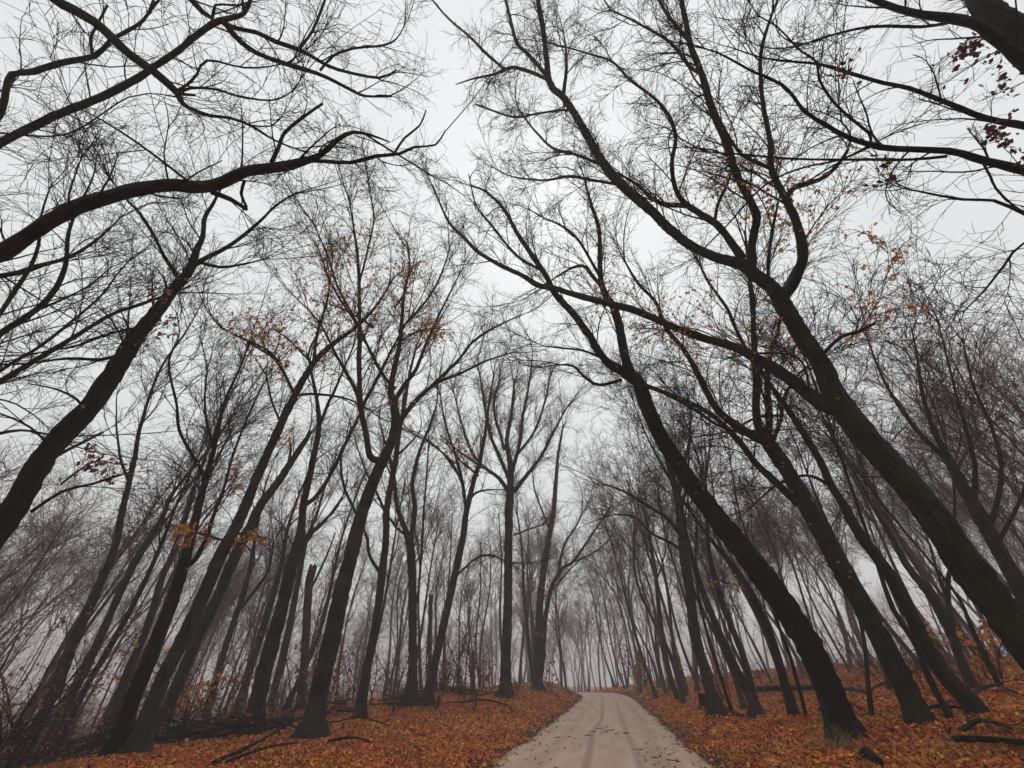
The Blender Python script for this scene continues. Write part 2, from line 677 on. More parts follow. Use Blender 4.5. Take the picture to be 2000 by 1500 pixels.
ry = np.arange(-40, 150, .4)
lat = np.linspace(-HALF, HALF, 13)
RY, LT = np.meshgrid(ry, lat, indexing='ij')
tx = np.gradient(road_x(ry), ry)
nrm = np.sqrt(1 + tx ** 2)
wob = .10 * np.sin(ry * .9) + .07 * np.sin(ry * 2.3 + 1) + .04 * np.sin(ry * 5.1)
LW = LT + np.sign(LT) * (np.abs(LT) / HALF) ** 4 * wob[:, None]
RX = road_x(ry)[:, None] + LW / nrm[:, None]
RYY = RY - LW * tx[:, None] / nrm[:, None]
RZ = road_z(ry)[:, None] + .035 - .045 * (np.abs(LT) / HALF) ** 2
idx = np.arange(RX.size).reshape(RX.shape)
Q = np.stack([idx[:-1, :-1], idx[:-1, 1:], idx[1:, 1:], idx[1:, :-1]], -1).reshape(-1, 4)
rm_ = mesh_np('road', np.stack([RX, RYY, RZ], -1).reshape(-1, 3), Q, mat=road_material())
a = rm_.attributes.new('lane', 'FLOAT_VECTOR', 'POINT')
a.data.foreach_set('vector', np.stack([LT, RY, LT * 0], -1).astype(np.float32).ravel())
tag(link('road', rm_), 'pale gravel road curving over a low rise', None, kind='structure')

# ------------------------------------------------------------------ leaves
STAR = np.array([(0, -.5, 0), (.22, -.36, .05), (.5, -.22, .12), (.27, 0, .03), (.42, .3, .10), (.14, .22, .02), (0, .55, .10),
                 (-.14, .22, .02), (-.42, .3, .10), (-.27, 0, .03), (-.5, -.22, .12), (-.22, -.36, .05)])
LOBE = np.array([(0, -.5, 0), (.40, -.20, .12), (.24, .05, .02), (.34, .38, .12), (0, .55, .05), (-.36, .30, .14), (-.22, .02, .02), (-.42, -.24, .12)])
DIAM = np.array([(0, -.5, 0), (.36, -.08, .14), (0, .5, .05), (-.36, -.02, .16)])


def leaf_mesh(name, C, size, Nn, mat, shape=None):
    """one small lobed leaf at every point of C; Nn: face normals"""
    shape = LOBE if shape is None else shape
    n = len(C)
    k = len(shape)
    Nn = unit(Nn)
    A = unit(np.cross(Nn, RNG.normal(0, 1, (n, 3))))
    B = np.cross(Nn, A)
    S = shape[None] * np.asarray(size).reshape(-1, 1, 1)
    curl = (.4 + 1.6 * RNG.random((n, 1, 1)))
    V = C[:, None] + S[..., 0:1] * A[:, None] + S[..., 1:2] * B[:, None] + S[..., 2:3] * curl * Nn[:, None]
    if k < 9:
        Tt = np.array([(0, 1, 2), (0, 2, 3)]) if k == 4 else np.array([(0, 1, 2), (0, 2, 6), (0, 6, 7), (2, 3, 4), (2, 4, 6), (4, 5, 6)])
        T = (Tt[None] + (np.arange(n) * k)[:, None, None]).reshape(-1, 3)
        V = V.reshape(-1, 3)
    else:
        V = np.concatenate([V, C[:, None]], 1)
        kk = k + 1
        Tt = np.array([(j, (j + 1) % k, k) for j in range(k)])
        T = (Tt[None] + (np.arange(n) * kk)[:, None, None]).reshape(-1, 3)
        V = V.reshape(-1, 3)
    return mesh_np(name, V, None, T, mat, smooth=False)


# ------------------------------------------------------------------ trees
STAT = {'tris': 0}


def place(px, az, D, k, h0, off=0.0):
    """pixel -> point on the tree's own standing surface (upright, its crown leaning towards the road)"""
    x, y, w = px
    d = ray(x, y)
    da = d[0] * az[0] + d[1] * az[1]
    t = (D + off) / da if da > .05 else 1e9
    if EYE + d[2] * t > h0:
        t = (D + off + k * (h0 - EYE)) / (da + k * d[2])
    p = d * t
    return [p[0], p[1], p[2] + EYE, .5 * w * t / F]


def heights(pts, h0, h1):
    out = []
    n = len(pts)
    for i, (x, y, w) in enumerate(pts):
        d = ray(x, y)
        t = (h0 + (h1 - h0) * i / (n - 1) - EYE) / d[2]
        p = d * t
        out.append([p[0], p[1], p[2] + EYE, .5 * w * t / F])
    return out


def true_radii(pts):
    """pixel widths were turned into radii as if seen square on; correct for the slant of view and limb"""
    A = np.array(pts, float)
    T = np.gradient(A[:, :3], axis=0)
    T = unit(T)
    V = A[:, :3] - np.array([0, 0, EYE])
    m = unit(np.cross(V, T))
    xa, ya = np.array([1., 0, 0]), np.array([0, -SP, CP])
    X, Y, _ = project(A[:, :3])
    t2 = unit(np.stack([np.gradient(X), -np.gradient(Y)], 1))
    n3 = -t2[:, 1:2] * xa + t2[:, 0:1] * ya
    A[:, 3] *= .80 * np.clip(np.abs((n3 * m).sum(1)), .45, 1)
    return A.tolist()


def knobbly(line, amp=.12, sway=.2):
    n = len(line)
    f = RNG.normal(0, 1, n)
    f = np.convolve(np.pad(f, 2, mode='edge'), np.ones(5) / 5, 'valid')
    line = line.copy()
    line[:, 3] *= 1 + amp * f
    j = RNG.normal(0, 1, (n, 3))
    j = np.stack([np.convolve(np.pad(j[:, c], 2, mode='edge'), np.ones(5) / 5, 'valid') for c in range(3)], 1)
    j[0] = 0
    line[:, :3] += j * line[:, 3:4] * sway
    return line


def tube_part(name, line, sides, mat, parent, flare=None, cap=True, jag=False):
    line = line.copy()
    if cap:
        e = line[-1].copy()
        dr = unit(line[-1, :3] - line[-2, :3])
        e[:3] += dr * line[-1, 3] * (.5 if not jag else .1)
        e[3] = .001
        line = np.vstack([line, e])
    n = len(line)
    an = np.linspace(0, 2 * np.pi, sides, endpoint=False)
    lob = 1 + .055 * np.clip(RNG.normal(0, 1, (1, n, sides)), -2, 2)
    if sides >= 12:
        sl_ = np.zeros((n, sides))
        for q in range(4):
            sl_ += .03 * np.sin(an[None] * RNG.integers(2, 7) + RNG.random() * 6 + np.arange(n)[:, None] * RNG.normal(0, .25))
        lob = lob * (1 + sl_)[None]
    if flare is not None:
        zb, amt = flare
        h = np.clip(line[:, 2] - zb, 0, None)
        e1 = np.exp(-h / (.30 + .25 * float(line[3, 3])))[None, :, None]
        ph = RNG.random() * 6
        buttress = .5 + .5 * np.sin(an * 4 + ph + .7 * np.sin(an * 2 + ph))
        lob = lob * (1 + 1.7 * amt * e1 * (.4 + .9 * buttress))
    if jag:
        Vj = None
    V, Q, B = tubes(line[None, :, :3], line[None, :, 3], sides, lob)
    if jag:      # splintered top
        ring = np.arange((n - 2) * sides, (n - 1) * sides)
        V[ring, 2] += RNG.random(sides) * line[-2, 3] * 3.2
    STAT['tris'] += len(Q) * 2
    me = mesh_np(name, V, Q, None, mat, B)
    return link(name, me, parent)


def to_local(o, origin):
    """shift a part's mesh so that its tree's Empty can stand at the base"""
    me = o.data
    n = len(me.vertices)
    c = np.empty(n * 3, np.float32)
    me.vertices.foreach_get('co', c)
    c = c.reshape(-1, 3) - np.asarray(origin, np.float32)
    me.vertices.foreach_set('co', c.ravel())
    me.update()


HEROES = []


def in_gap(P):
    """the open strip of sky over the road that no twig reaches into"""
    X, Y, Z = project(P)
    lo = np.interp(Y, [-200, 0, 150, 300, 420, 560, 640, 700], [845, 845, 850, 868, 960, 1010, 1030, 1040])
    hi = np.interp(Y, [-200, 0, 150, 300, 420, 560, 640, 700], [880, 880, 905, 915, 960, 1035, 1062, 1060])
    return (X > lo) & (X < hi) & (Y < 700) & (Z > 0)




def build_tree(label, trunk=None, limbs=(), d=None, k=.35, h0=8.0, H=None, trunk3d=None, mat=None, twig=None, auto=0, auto_len=4.5,
               auto_ang=.62, auto_from=.45, m=(10, 8, 5), lens=(2.4, 1.1, .5), up=.05, leaves=(), leafmat=None, stuck=0, leafsize=.12,
               flare=.5, sides=20, jag=False, name='bare_tree', group=None, cat='tree', offs=1.2, limb_h=None, sprays=(), ang=None, cap=None):
    mat = mat or M_BARK
    twig = twig or M_TWIG
    ang = ang or (.74 if limb_h else .52)
    cap = cap or (.02 if limb_h else .03)
    jt = 1.0 if limb_h else .7
    if not limb_h:
        lens = (lens[0] * 1.35, lens[1] * 1.3, lens[2] * 1.25)
    if trunk3d is not None:
        pts = [list(p) for p in trunk3d]
        base = np.array(pts[0][:2])
    else:
        b0 = ray(trunk[0][0], trunk[0][1])
        az = unit(b0[:2])
        if d is None:
            hit = ground_hit(trunk[0][0], trunk[0][1])
            d = float(np.hypot(hit[0], hit[1]))
        pts = true_radii([place(p, az, d, k, h0) for p in trunk])
        base = np.array(pts[0][:2])
    gz = float(g(*base))
    if pts[0][2] > gz - .3:
        tdir = unit(np.array(pts[1][:3]) - np.array(pts[0][:3]))
        q = np.array(pts[0][:3]) - tdir * (pts[0][2] - gz + .35) / max(tdir[2], .5)
        if pts[0][2] > gz + .05:
            pts.insert(0, [q[0], q[1], gz - .3, pts[0][3]])
        else:
            pts[0] = [pts[0][0], pts[0][1], gz - .3, pts[0][3]]
    if H is not None and pts[-1][2] < H:
        p = np.array(pts[-1][:3])
        dr = unit(p - np.array(pts[-2][:3]))
        r = pts[-1][3]
        nst = max(2, int((H - p[2]) / 2.2))
        st = (H - p[2]) / nst
        for i in range(nst):
            dr = unit(dr * .75 + np.array([0, 0, .45]) + RNG.normal(0, .12, 3))
            p = p + dr * st / max(dr[2], .6)
            r2 = r * (1 - (i + 1) / nst) + .022 * (i + 1) / nst
            pts.append([*p, r2])
    root = link(name, None)
    root.empty_display_size = .5
    line = knobbly(smooth_line(pts, .14 if sides > 12 else .3), .035, .05)
    base3 = np.array([line[0, 0], line[0, 1], gz])
    parts = []
    parts.append(tube_part('trunk', line, sides, mat, root, (gz, flare) if flare else None, True, jag))
    lp = []
    res, L0 = resample(line, 24)
    lp.append((res, auto_from))
    for li, lm in enumerate(limbs):
        if limb_h is not None and limb_h[li] is not None:
            hp = heights(lm, *limb_h[li])
        else:
            n = len(lm)
            of = RNG.uniform(-offs, offs)
            hp = [place(p, az, d, k, h0, of * (i / (n - 1)) ** 1.2) for i, p in enumerate(lm)]
        ll = knobbly(smooth_line(true_radii(hp), .3), .08)
        parts.append(tube_part('branch', ll, 8 if ll[:, 3].max() > .05 else 6, mat, root))
        res, _ = resample(ll, 24)
        lp.append((res, .12))
    tw = []
    tips = []
    if auto:
        rs = lp[0][0]
        P, R = sprout(rs[None, :, :3], rs[None, :, 3], auto, auto_from, .97, auto_len, auto_ang, 12, .10, up + .03, .55, .12, .015, .3, .35, .35)
        for i in range(len(P)):
            lp.append((resample(np.concatenate([P[i], R[i][:, None]], 1), 24)[0], .2))
            tw.append(tubes(P[i:i + 1], R[i:i + 1], 5))
    if m:
        zz = np.concatenate([project(r[:, :3])[2] for r, _ in lp[1:] or lp])
        pw = float(np.median(np.clip(zz, 4, 60))) / F
        ra, rb, rc = min(.85 * pw, .016), min(.6 * pw, .011), min(.42 * pw, .008)
        for arr, tm in lp:
            A3, R3 = arr[None, :, :3], arr[None, :, 3]
            Ln = float(np.linalg.norm(np.diff(arr[:, :3], axis=0), axis=1).sum()) * (1 - tm)
            k2 = int(np.clip(round(Ln * m[0] / 7.0 * (1 if not limb_h else 2.4 / lens[0])), 1 if Ln > .8 else 0, m[0] * 2))
            if not k2:
                continue
            P2, R2 = sprout(A3, R3, k2, tm, .985, lens[0], ang, 9, .075 * jt, up, .42, cap, ra, .35, .3, .45)
            if Ln > 1.6:
                Pe, Re = sprout(A3, R3, 3, .95, .999, lens[0] * 1.3, .3, 9, .07 * jt, up, .8, .05, ra, .3, 0, .35)
                P2, R2 = np.concatenate([P2, Pe]), np.concatenate([R2, Re])
            ok = ~in_gap(P2[:, -1]) & ~in_gap(P2[:, 5])
            if not ok.any():
                continue
            P2, R2 = P2[ok], R2[ok]
            P3, R3_ = sprout(P2, R2, m[1], .12, .98, lens[1], ang * .95, 5, .10 * jt, up * .8, .55, .014, rb, .45, .25, .45)
            P4, R4 = sprout(P3, R3_, m[2], .12, .99, lens[2], ang * .95, 3, .12 * jt, up * .5, .65, .009, rc, .6, .2, .4)
            tw += [tubes(P2, R2, 4), tubes(P3, R3_, 3), tubes(P4, R4, 3)]
            tips += [P2[:, 2:].reshape(-1, 3), P3[:, 1:].reshape(-1, 3), P4[:, 1:].reshape(-1, 3)]
    spray_leaves = []
    for sp_, cnt in sprays:
        rows = true_radii([place(p, az, d, k, h0, RNG.uniform(-.5, .5) * i) for i, p in enumerate(sp_)])
        sr, _ = resample(smooth_line(rows, .25), 16)
        sl_n = float(np.linalg.norm(np.diff(sr[:, :3], axis=0), axis=1).sum())
        A3, R3 = sr[None, :, :3], np.maximum(sr[None, :, 3], .008)
        P2, R2 = sprout(A3, R3, 14, .1, .99, .28 * sl_n, .9, 6, .12, -.01, .5, .02, .006, .4, .3, .4)
        P3, R3_ = sprout(P2, R2, 5, .15, .99, .12 * sl_n, .8, 4, .14, -.02, .6, .01, .005, .5, .3, .4)
        tw += [tubes(A3, R3, 5), tubes(P2, R2, 3), tubes(P3, R3_, 3)]
        tp = np.concatenate([P2[:, 1:].reshape(-1, 3), P3[:, 1:].reshape(-1, 3)])
        spray_leaves.append(tp[RNG.integers(0, len(tp), cnt)] + RNG.normal(0, .03, (cnt, 3)))
    crown = root
    if tw:
        V, Q, B = merge(tw)
        STAT['tris'] += len(Q) * 2
        crown = link('crown', mesh_np('crown', V, Q, None, twig), root)
        parts.append(crown)
    # leaves still hanging on
    C = []
    C += spray_leaves
    if leaves and tips:
        tp = np.concatenate(tips)
        X, Y, Z = project(tp)
        for (cx, cy, rad, cnt) in leaves:
            q = np.exp(-((X - cx) ** 2 + (Y - cy) ** 2) / (2 * (rad * .6) ** 2)) * (Z > 1)
            if q.sum() < 1e-6:
                continue
            cnt = min(int(cnt * 2.6), 2 * int((q > .3).sum()) + 1)
            ch = RNG.choice(len(tp), cnt, p=q / q.sum())
            C.append(tp[ch] + RNG.normal(0, .04, (cnt, 3)))
    if C:
        C = np.concatenate(C)
        parts.append(link('foliage', leaf_mesh('foliage', C - np.array([0, 0, .04]), leafsize * .95 * (.55 + .6 * RNG.random(len(C))),
                                               RNG.normal(0, 1, (len(C), 3)) * np.array([1, 1, .5]), leafmat or M_LEAF), crown))
    if stuck:     # leaves caught on the bark itself
        SL = [r for r, _ in lp if r[:, 3].max() > .05]
        C2, N2 = [], []
        for _ in range(stuck):
            r = SL[RNG.integers(len(SL))]
            i = int(RNG.integers(5, 23)) if r is SL[0] else int(RNG.integers(0, min(18, len(r) - 1)))
            t = unit(r[i + 1, :3] - r[i, :3])
            toc = unit(np.array([0, 0, EYE]) - r[i, :3]) + RNG.normal(0, .8, 3)
            nn = unit(toc - t * np.dot(toc, t))
            C2.append(r[i, :3] + RNG.normal(0, .1, 3) * np.abs(t) + nn * (r[i, 3] + .02))
            N2.append(nn + RNG.normal(0, .35, 3))
        parts.append(link('clinging_leaves', leaf_mesh('clinging_leaves', np.array(C2), leafsize * .9 * (.6 + .6 * RNG.random(len(C2))), np.array(N2), M_LEAF), parts[0]))
    for p_ in parts:
        to_local(p_, base3)
    root.location = base3
    tag(root, label, cat, group)
    HEROES.append((base3[0], base3[1]))
    return root


# ---- the big trees right of the road
build_tree('thick black wet trunk leaning over the road, dry grass at its foot',
    trunk=[(1662, 1452, 84), (1640, 1400, 66), (1621, 1350, 62), (1570, 1245, 62), (1501, 1140, 58), (1445, 1068, 52), (1391, 1000, 46),
           (1336, 925, 40), (1290, 850, 36), (1262, 790, 34), (1241, 741, 30), (1185, 706, 19), (1150, 654, 17), (1119, 612, 16), (1084, 573, 15),
           (1066, 538, 13), (1045, 507, 12), (1010, 455, 10), (985, 410, 8), (950, 375, 6), (920, 362, 4)],
    limbs=[[(1241, 741, 24), (1224, 710, 24), (1210, 640, 22), (1196, 598, 20), (1177, 563, 16), (1172, 530, 13), (1170, 450, 11), (1155, 400, 8), (1140, 345, 5)],
           [(1177, 563, 10), (1150, 530, 10), (1140, 520, 9), (1120, 522, 7), (1095, 536, 5), (1070, 552, 3)],
           [(1245, 748, 12), (1300, 768, 11), (1350, 795, 9), (1400, 830, 7), (1430, 842, 4)],
           [(1215, 742, 9), (1170, 752, 8), (1140, 735, 7), (1120, 715, 6), (1085, 712, 4)],
           [(1190, 705, 7), (1140, 685, 6), (1100, 680, 5), (1060, 676, 3)],
           [(1060, 530, 8), (1010, 500, 7), (960, 440, 6), (930, 400, 4), (915, 340, 3)],
           [(1172, 540, 8), (1130, 470, 7), (1095, 440, 6), (1060, 425, 4)]],
    d=15.2, k=.45, mat=M_BLACK, m=(10, 8, 5), stuck=90, leaves=[(1210, 600, 60, 60), (1180, 480, 90, 60)], leafsize=.13, flare=.4)
build_tree('mossy dark trunk beside the black leaning tree, forking into three upright stems',
    trunk=[(1832, 1470, 62), (1800, 1410, 54), (1771, 1350, 52), (1718, 1245, 50), (1660, 1140, 48), (1615, 1060, 44), (1573, 985, 40), (1538, 920, 36),
           (1500, 862, 34), (1478, 815, 22), (1478, 745, 19), (1473, 675, 16), (1470, 600, 13), (1462, 520, 9), (1455, 450, 5)],
    limbs=[[(1500, 865, 24), (1440, 832, 20), (1398, 797, 17), (1370, 745, 15), (1338, 685, 13), (1300, 640, 11), (1280, 590, 9), (1245, 552, 7), (1215, 500, 4)],
           [(1500, 862, 20), (1503, 815, 17), (1499, 745, 15), (1505, 690, 12), (1520, 640, 9), (1530, 560, 5)],
           [(1560, 985, 22), (1517, 945, 18), (1475, 905, 16), (1440, 857, 14), (1387, 808, 12), (1330, 778, 10), (1300, 766, 7), (1255, 752, 4)],
           [(1510, 860, 12), (1525, 820, 11), (1530, 780, 9), (1560, 730, 6), (1600, 700, 3)]],
    d=15.6, k=.4, mat=M_MOSSY, m=(11, 8, 5), stuck=110, leaves=[(1440, 640, 130, 130), (1540, 930, 60, 40)], flare=.35)
build_tree('slim crooked brown trunk between the two biggest trees right of the road',
    trunk=[(1962, 1468, 48), (1930, 1420, 42), (1895, 1371, 40), (1835, 1305, 36), (1783, 1210, 34), (1737, 1122, 30), (1678, 1042, 27), (1650, 990, 22), (1625, 951, 19),
           (1601, 899, 18), (1580, 864, 17), (1545, 808, 15), (1517, 770, 13), (1485, 724, 11), (1454, 675, 10), (1433, 633, 9), (1419, 601, 8), (1380, 545, 6), (1360, 500, 4)],
    limbs=[[(1625, 951, 10), (1585, 930, 8), (1540, 935, 7), (1500, 960, 6), (1470, 990, 3)],
           [(1530, 812, 7), (1480, 815, 6), (1430, 840, 5), (1390, 850, 3)]],
    d=16.2, k=.4, m=(9, 6, 5), mat=M_MOSSY, flare=.3, sides=12)
build_tree('huge mossy trunk rising from the lower right, its many limbs arching over the road',
    trunk=[(2330, 1560, 118), (2160, 1420, 104), (2040, 1290, 98), (1976, 1215, 92), (1912, 1140, 86), (1816, 1000, 74), (1752, 925, 68), (1688, 850, 63), (1632, 775, 56),
           (1608, 717, 48), (1580, 675, 46), (1555, 638, 44), (1531, 597, 43), (1508, 562, 38), (1480, 540, 35), (1450, 517, 32), (1400, 503, 25), (1350, 480, 23),
           (1305, 445, 23), (1280, 420, 24), (1250, 392, 26), (1215, 362, 25), (1180, 322, 22), (1155, 280, 21), (1130, 235, 19), (1100, 190, 17), (1075, 165, 15),
           (1067, 110, 13), (1060, 50, 12), (1050, -5, 10), (1046, -70, 6)],
    limbs=[[(1632, 800, 40), (1604, 788, 34), (1566, 759, 32), (1517, 724, 29), (1468, 696, 25), (1433, 678, 22), (1370, 657, 20), (1321, 640, 19), (1245, 608, 18),
            (1196, 594, 17), (1140, 580, 16), (1087, 565, 15), (1056, 558, 14), (1021, 538, 12), (986, 521, 11), (940, 497, 10), (910, 468, 9), (880, 438, 7), (860, 400, 5), (845, 362, 4)],
           [(1524, 585, 30), (1545, 560, 29), (1559, 531, 28), (1569, 500, 27), (1565, 465, 25), (1555, 430, 23), (1535, 390, 21), (1515, 350, 19), (1505, 320, 17), (1505, 280, 15),
            (1492, 215, 12), (1485, 115, 10), (1500, 50, 7), (1520, -5, 5)],
           [(1535, 388, 13), (1552, 366, 13), (1600, 352, 11), (1630, 330, 10), (1655, 295, 8), (1660, 260, 6), (1640, 235, 4)],
           [(1508, 330, 12), (1480, 318, 11), (1450, 303, 10), (1425, 270, 8), (1410, 240, 5)],
           [(1468, 525, 24), (1468, 480, 23), (1474, 450, 22), (1478, 425, 22), (1465, 390, 21), (1445, 355, 21), (1432, 325, 21), (1420, 280, 21), (1400, 235, 20), (1385, 190, 19),
            (1370, 140, 18), (1350, 90, 16), (1340, 45, 14), (1330, -5, 12), (1322, -60, 7)],
           [(1372, 148, 12), (1345, 128, 12), (1320, 95, 11), (1290, 70, 9), (1245, 45, 7), (1190, 18, 4)],
           [(1350, 85, 11), (1320, 50, 10), (1295, 15, 9), (1275, -25, 6)],
           [(1450, 505, 24), (1425, 470, 20), (1400, 440, 19), (1370, 420, 18), (1340, 400, 16), (1320, 370, 13), (1312, 320, 12), (1320, 270, 11), (1305, 225, 10), (1275, 190, 9),
            (1230, 155, 8), (1195, 120, 7), (1150, 105, 5), (1100, 90, 4)],
           [(1345, 402, 13), (1300, 400, 12), (1275, 388, 11), (1250, 365, 9), (1220, 345, 7), (1190, 330, 4)],
           [(1080, 168, 11), (1055, 132, 11), (1030, 105, 10), (1010, 85, 9), (1000, 50, 9), (990, 10, 7), (980, -40, 5)],
           [(1075, 160, 9), (1055, 148, 10), (1020, 135, 10), (995, 132, 10), (965, 145, 8), (920, 155, 5), (890, 165, 3)],
           [(985, 133, 8), (965, 118, 8), (945, 100, 8), (915, 70, 7), (875, 35, 5), (840, -5, 4)],
           [(1215, 362, 9), (1150, 350, 9), (1110, 345, 8), (1060, 352, 6), (1000, 345, 4), (970, 330, 2)],
           [(1185, 325, 9), (1120, 300, 8), (1080, 290, 7), (1040, 250, 5), (1010, 210, 3)],
           [(1115, 215, 6), (1090, 215, 6), (1050, 222, 6), (1000, 228, 6), (930, 204, 5)],
           [(1100, 188, 9), (1106, 140, 8), (1105, 95, 5), (1100, 60, 3)],
           [(1395, 437, 9), (1402, 400, 8), (1420, 360, 7), (1428, 335, 4)],
           [(1500, 556, 9), (1502, 500, 9), (1510, 440, 8), (1520, 395, 5)],
           [(1600, 700, 10), (1640, 660, 9), (1670, 650, 8), (1710, 632, 5)],
           [(1585, 775, 8), (1560, 700, 6), (1480, 690, 5), (1420, 700, 3)]],
    d=11.4, k=.45, h0=8, mat=M_MOSSY, m=(10, 8, 5), lens=(2.0, .95, .45), stuck=170, flare=.3, sides=24, offs=.9,
    leaves=[(1560, 480, 150, 130), (1450, 420, 140, 120), (1650, 560, 150, 130), (1350, 560, 150, 130), (1300, 640, 90, 60)], leafsize=.11)
build_tree('dark trunk filling the upper right corner, with heavy arching limbs and dark red leaves',
    trunk3d=[(12.2, 1.6, .2, .42), (11.7, 1.5, 4, .36), (11.2, 1.5, 8, .33), (11.0, 1.75, 11.2, .27), (10.75, 1.7, 13.2, .23), (10.9, .9, 16, .17), (10.2, 1.0, 20, .1)],
    limbs=[[(2110, 365, 36), (2050, 345, 30), (2000, 333, 26), (1925, 315, 22), (1850, 296, 19), (1750, 290, 16), (1700, 282, 15), (1650, 265, 14), (1615, 245, 12), (1570, 217, 11), (1550, 190, 10), (1525, 165, 9),
            (1470, 140, 7), (1400, 102, 5), (1350, 90, 3)],
           [(1700, 280, 9), (1697, 260, 9), (1660, 230, 9), (1625, 195, 8), (1600, 155, 8), (1595, 120, 7), (1565, 100, 6), (1515, 50, 5), (1480, 30, 4), (1460, -5, 3)],
           [(1850, 305, 9), (1780, 312, 8), (1700, 312, 7), (1625, 312, 6), (1550, 310, 6), (1430, 300, 5), (1375, 295, 4), (1320, 265, 3)],
           [(2110, 275, 30), (2050, 258, 26), (2000, 245, 22), (1925, 230, 18), (1850, 200, 15), (1775, 172, 13), (1725, 162, 11), (1650, 140, 10), (1600, 125, 8), (1500, 115, 5), (1420, 90, 3)],
           [(2080, 190, 56), (2040, 155, 50), (2000, 122, 44), (1950, 80, 38), (1900, 45, 32), (1850, 34, 28), (1800, 28, 25), (1750, 15, 22), (1700, -5, 19), (1640, -40, 14)],
           [(1850, 45, 10), (1800, 52, 9), (1700, 52, 8), (1620, 70, 6), (1560, 90, 4)],
           [(2110, 460, 14), (2050, 440, 12), (2000, 418, 11), (1940, 392, 9), (1880, 390, 7), (1800, 375, 5), (1765, 367, 3)],
           [(1920, 318, 9), (1935, 345, 8), (1945, 368, 8), (1980, 402, 6), (2030, 430, 3)],
           [(2070, 500, 8), (2000, 475, 6), (1960, 520, 6), (1920, 570, 5), (1880, 610, 3)],
           [(1700, 286, 6), (1640, 312, 6), (1560, 330, 5), (1490, 365, 5), (1420, 440, 4), (1360, 500, 3)]],
    limb_h=[(8.2, 11), (10, 12.5), (9, 10.5), (9.5, 13), (10.5, 14), (11, 13), (7, 8.6), (9, 8.2), (6, 6.6), (9.2, 10)],
    m=(9, 6, 4), lens=(1.6, .8, .4), mat=M_BLACK, leafmat=M_LEAF_RED, leafsize=.115, flare=.4,
    leaves=[(1890, 105, 34, 160), (1950, 140, 34, 220), (1985, 220, 34, 190), (1945, 260, 28, 80), (1990, 300, 30, 90), (1720, 330, 40, 10), (1650, 140, 30, 8)])

# ---- the big trees on the left
build_tree('off frame tree at the left whose rough heavy limb reaches far across the sky',
    trunk3d=[(-14.5, 1.6, -1, .5), (-14.2, 1.8, 3, .42), (-13.6, 2.2, 6, .38), (-13.2, 2.4, 9, .33), (-13.4, 2.2, 11, .26), (-14.5, 1.0, 15, .18), (-15.5, 0, 20, .06)],
    limbs=[[(-330, 600, 82), (-160, 550, 64), (-80, 520, 56), (0, 490, 50), (75, 445, 46), (150, 405, 43), (225, 381, 40), (300, 366, 37), (350, 362, 35), (400, 366, 33), (440, 355, 31), (480, 334, 29),
            (540, 325, 26), (590, 314, 23), (625, 303, 16), (660, 272, 13), (690, 258, 10), (725, 264, 7), (760, 277, 4)],
           [(610, 314, 13), (635, 315, 12), (685, 317, 11), (735, 305, 10), (780, 300, 8), (810, 287, 6), (850, 283, 5), (870, 255, 3)],
           [(770, 300, 7), (790, 270, 6), (820, 245, 5), (832, 215, 3)],
           [(530, 318, 13), (545, 285, 12), (555, 260, 11), (590, 230, 9), (630, 203, 8)],
           [(412, 374, 14), (450, 389, 12), (482, 409, 10)],
           [(478, 352, 10), (471, 378, 9), (482, 404, 7)],
           [(470, 335, 7), (473, 310, 5), (474, 250, 4), (470, 195, 2)],
           [(365, 352, 7), (330, 325, 6), (270, 280, 5), (200, 235, 4), (150, 210, 3)],
           [(-330, 470, 46), (-150, 360, 34), (0, 280, 26), (50, 255, 25), (125, 220, 23), (200, 190, 22), (270, 152, 21), (300, 130, 20), (345, 100, 20), (390, 65, 19), (430, 41, 18), (478, 25, 13), (490, -5, 10)],
           [(432, 42, 14), (460, 55, 13), (500, 63, 13), (540, 82, 12), (585, 97, 11), (625, 120, 10), (660, 136, 9), (740, 152, 7), (775, 136, 4)],
           [(440, 45, 13), (470, 80, 13), (500, 102, 12), (550, 122, 12), (600, 137, 11), (640, 152, 9), (690, 178, 8), (715, 188, 7), (765, 188, 5)],
           [(625, 138, 8), (650, 110, 8), (690, 95, 7), (750, 88, 6), (775, 75, 4), (790, 50, 3)],
           [(585, 96, 9), (610, 60, 8), (625, 25, 8), (640, -15, 6)],
           [(-220, 430, 34), (-60, 300, 26), (0, 222, 21), (12, 175, 22), (25, 145, 24), (65, 140, 19), (110, 125, 17), (185, 110, 16), (215, 80, 13), (250, 60, 12), (280, 40, 10), (305, 5, 8)],
           [(180, 105, 10), (177, 76, 10), (186, 55, 9), (210, 10, 7)],
           [(330, 360, 6), (320, 300, 4), (330, 240, 3), (320, 190, 2)],
           [(0, 260, 5), (130, 262, 5), (250, 190, 4), (318, 184, 3)]],
    limb_h=[(7.6, 10.2), (9.7, 10.2), (10, 10.8), (9.3, 10.4), (8.9, 9), (9, 8.8), (9.1, 10), (8.8, 9), (10.5, 15.5), (14.6, 15.8), (14.6, 15.4), (15.2, 16), (15, 16.5), (11, 15), (13.6, 14.6), (8.7, 9.6), (9.5, 10.5)],
    m=(8, 6, 4), lens=(1.9, .95, .45), flare=.4)
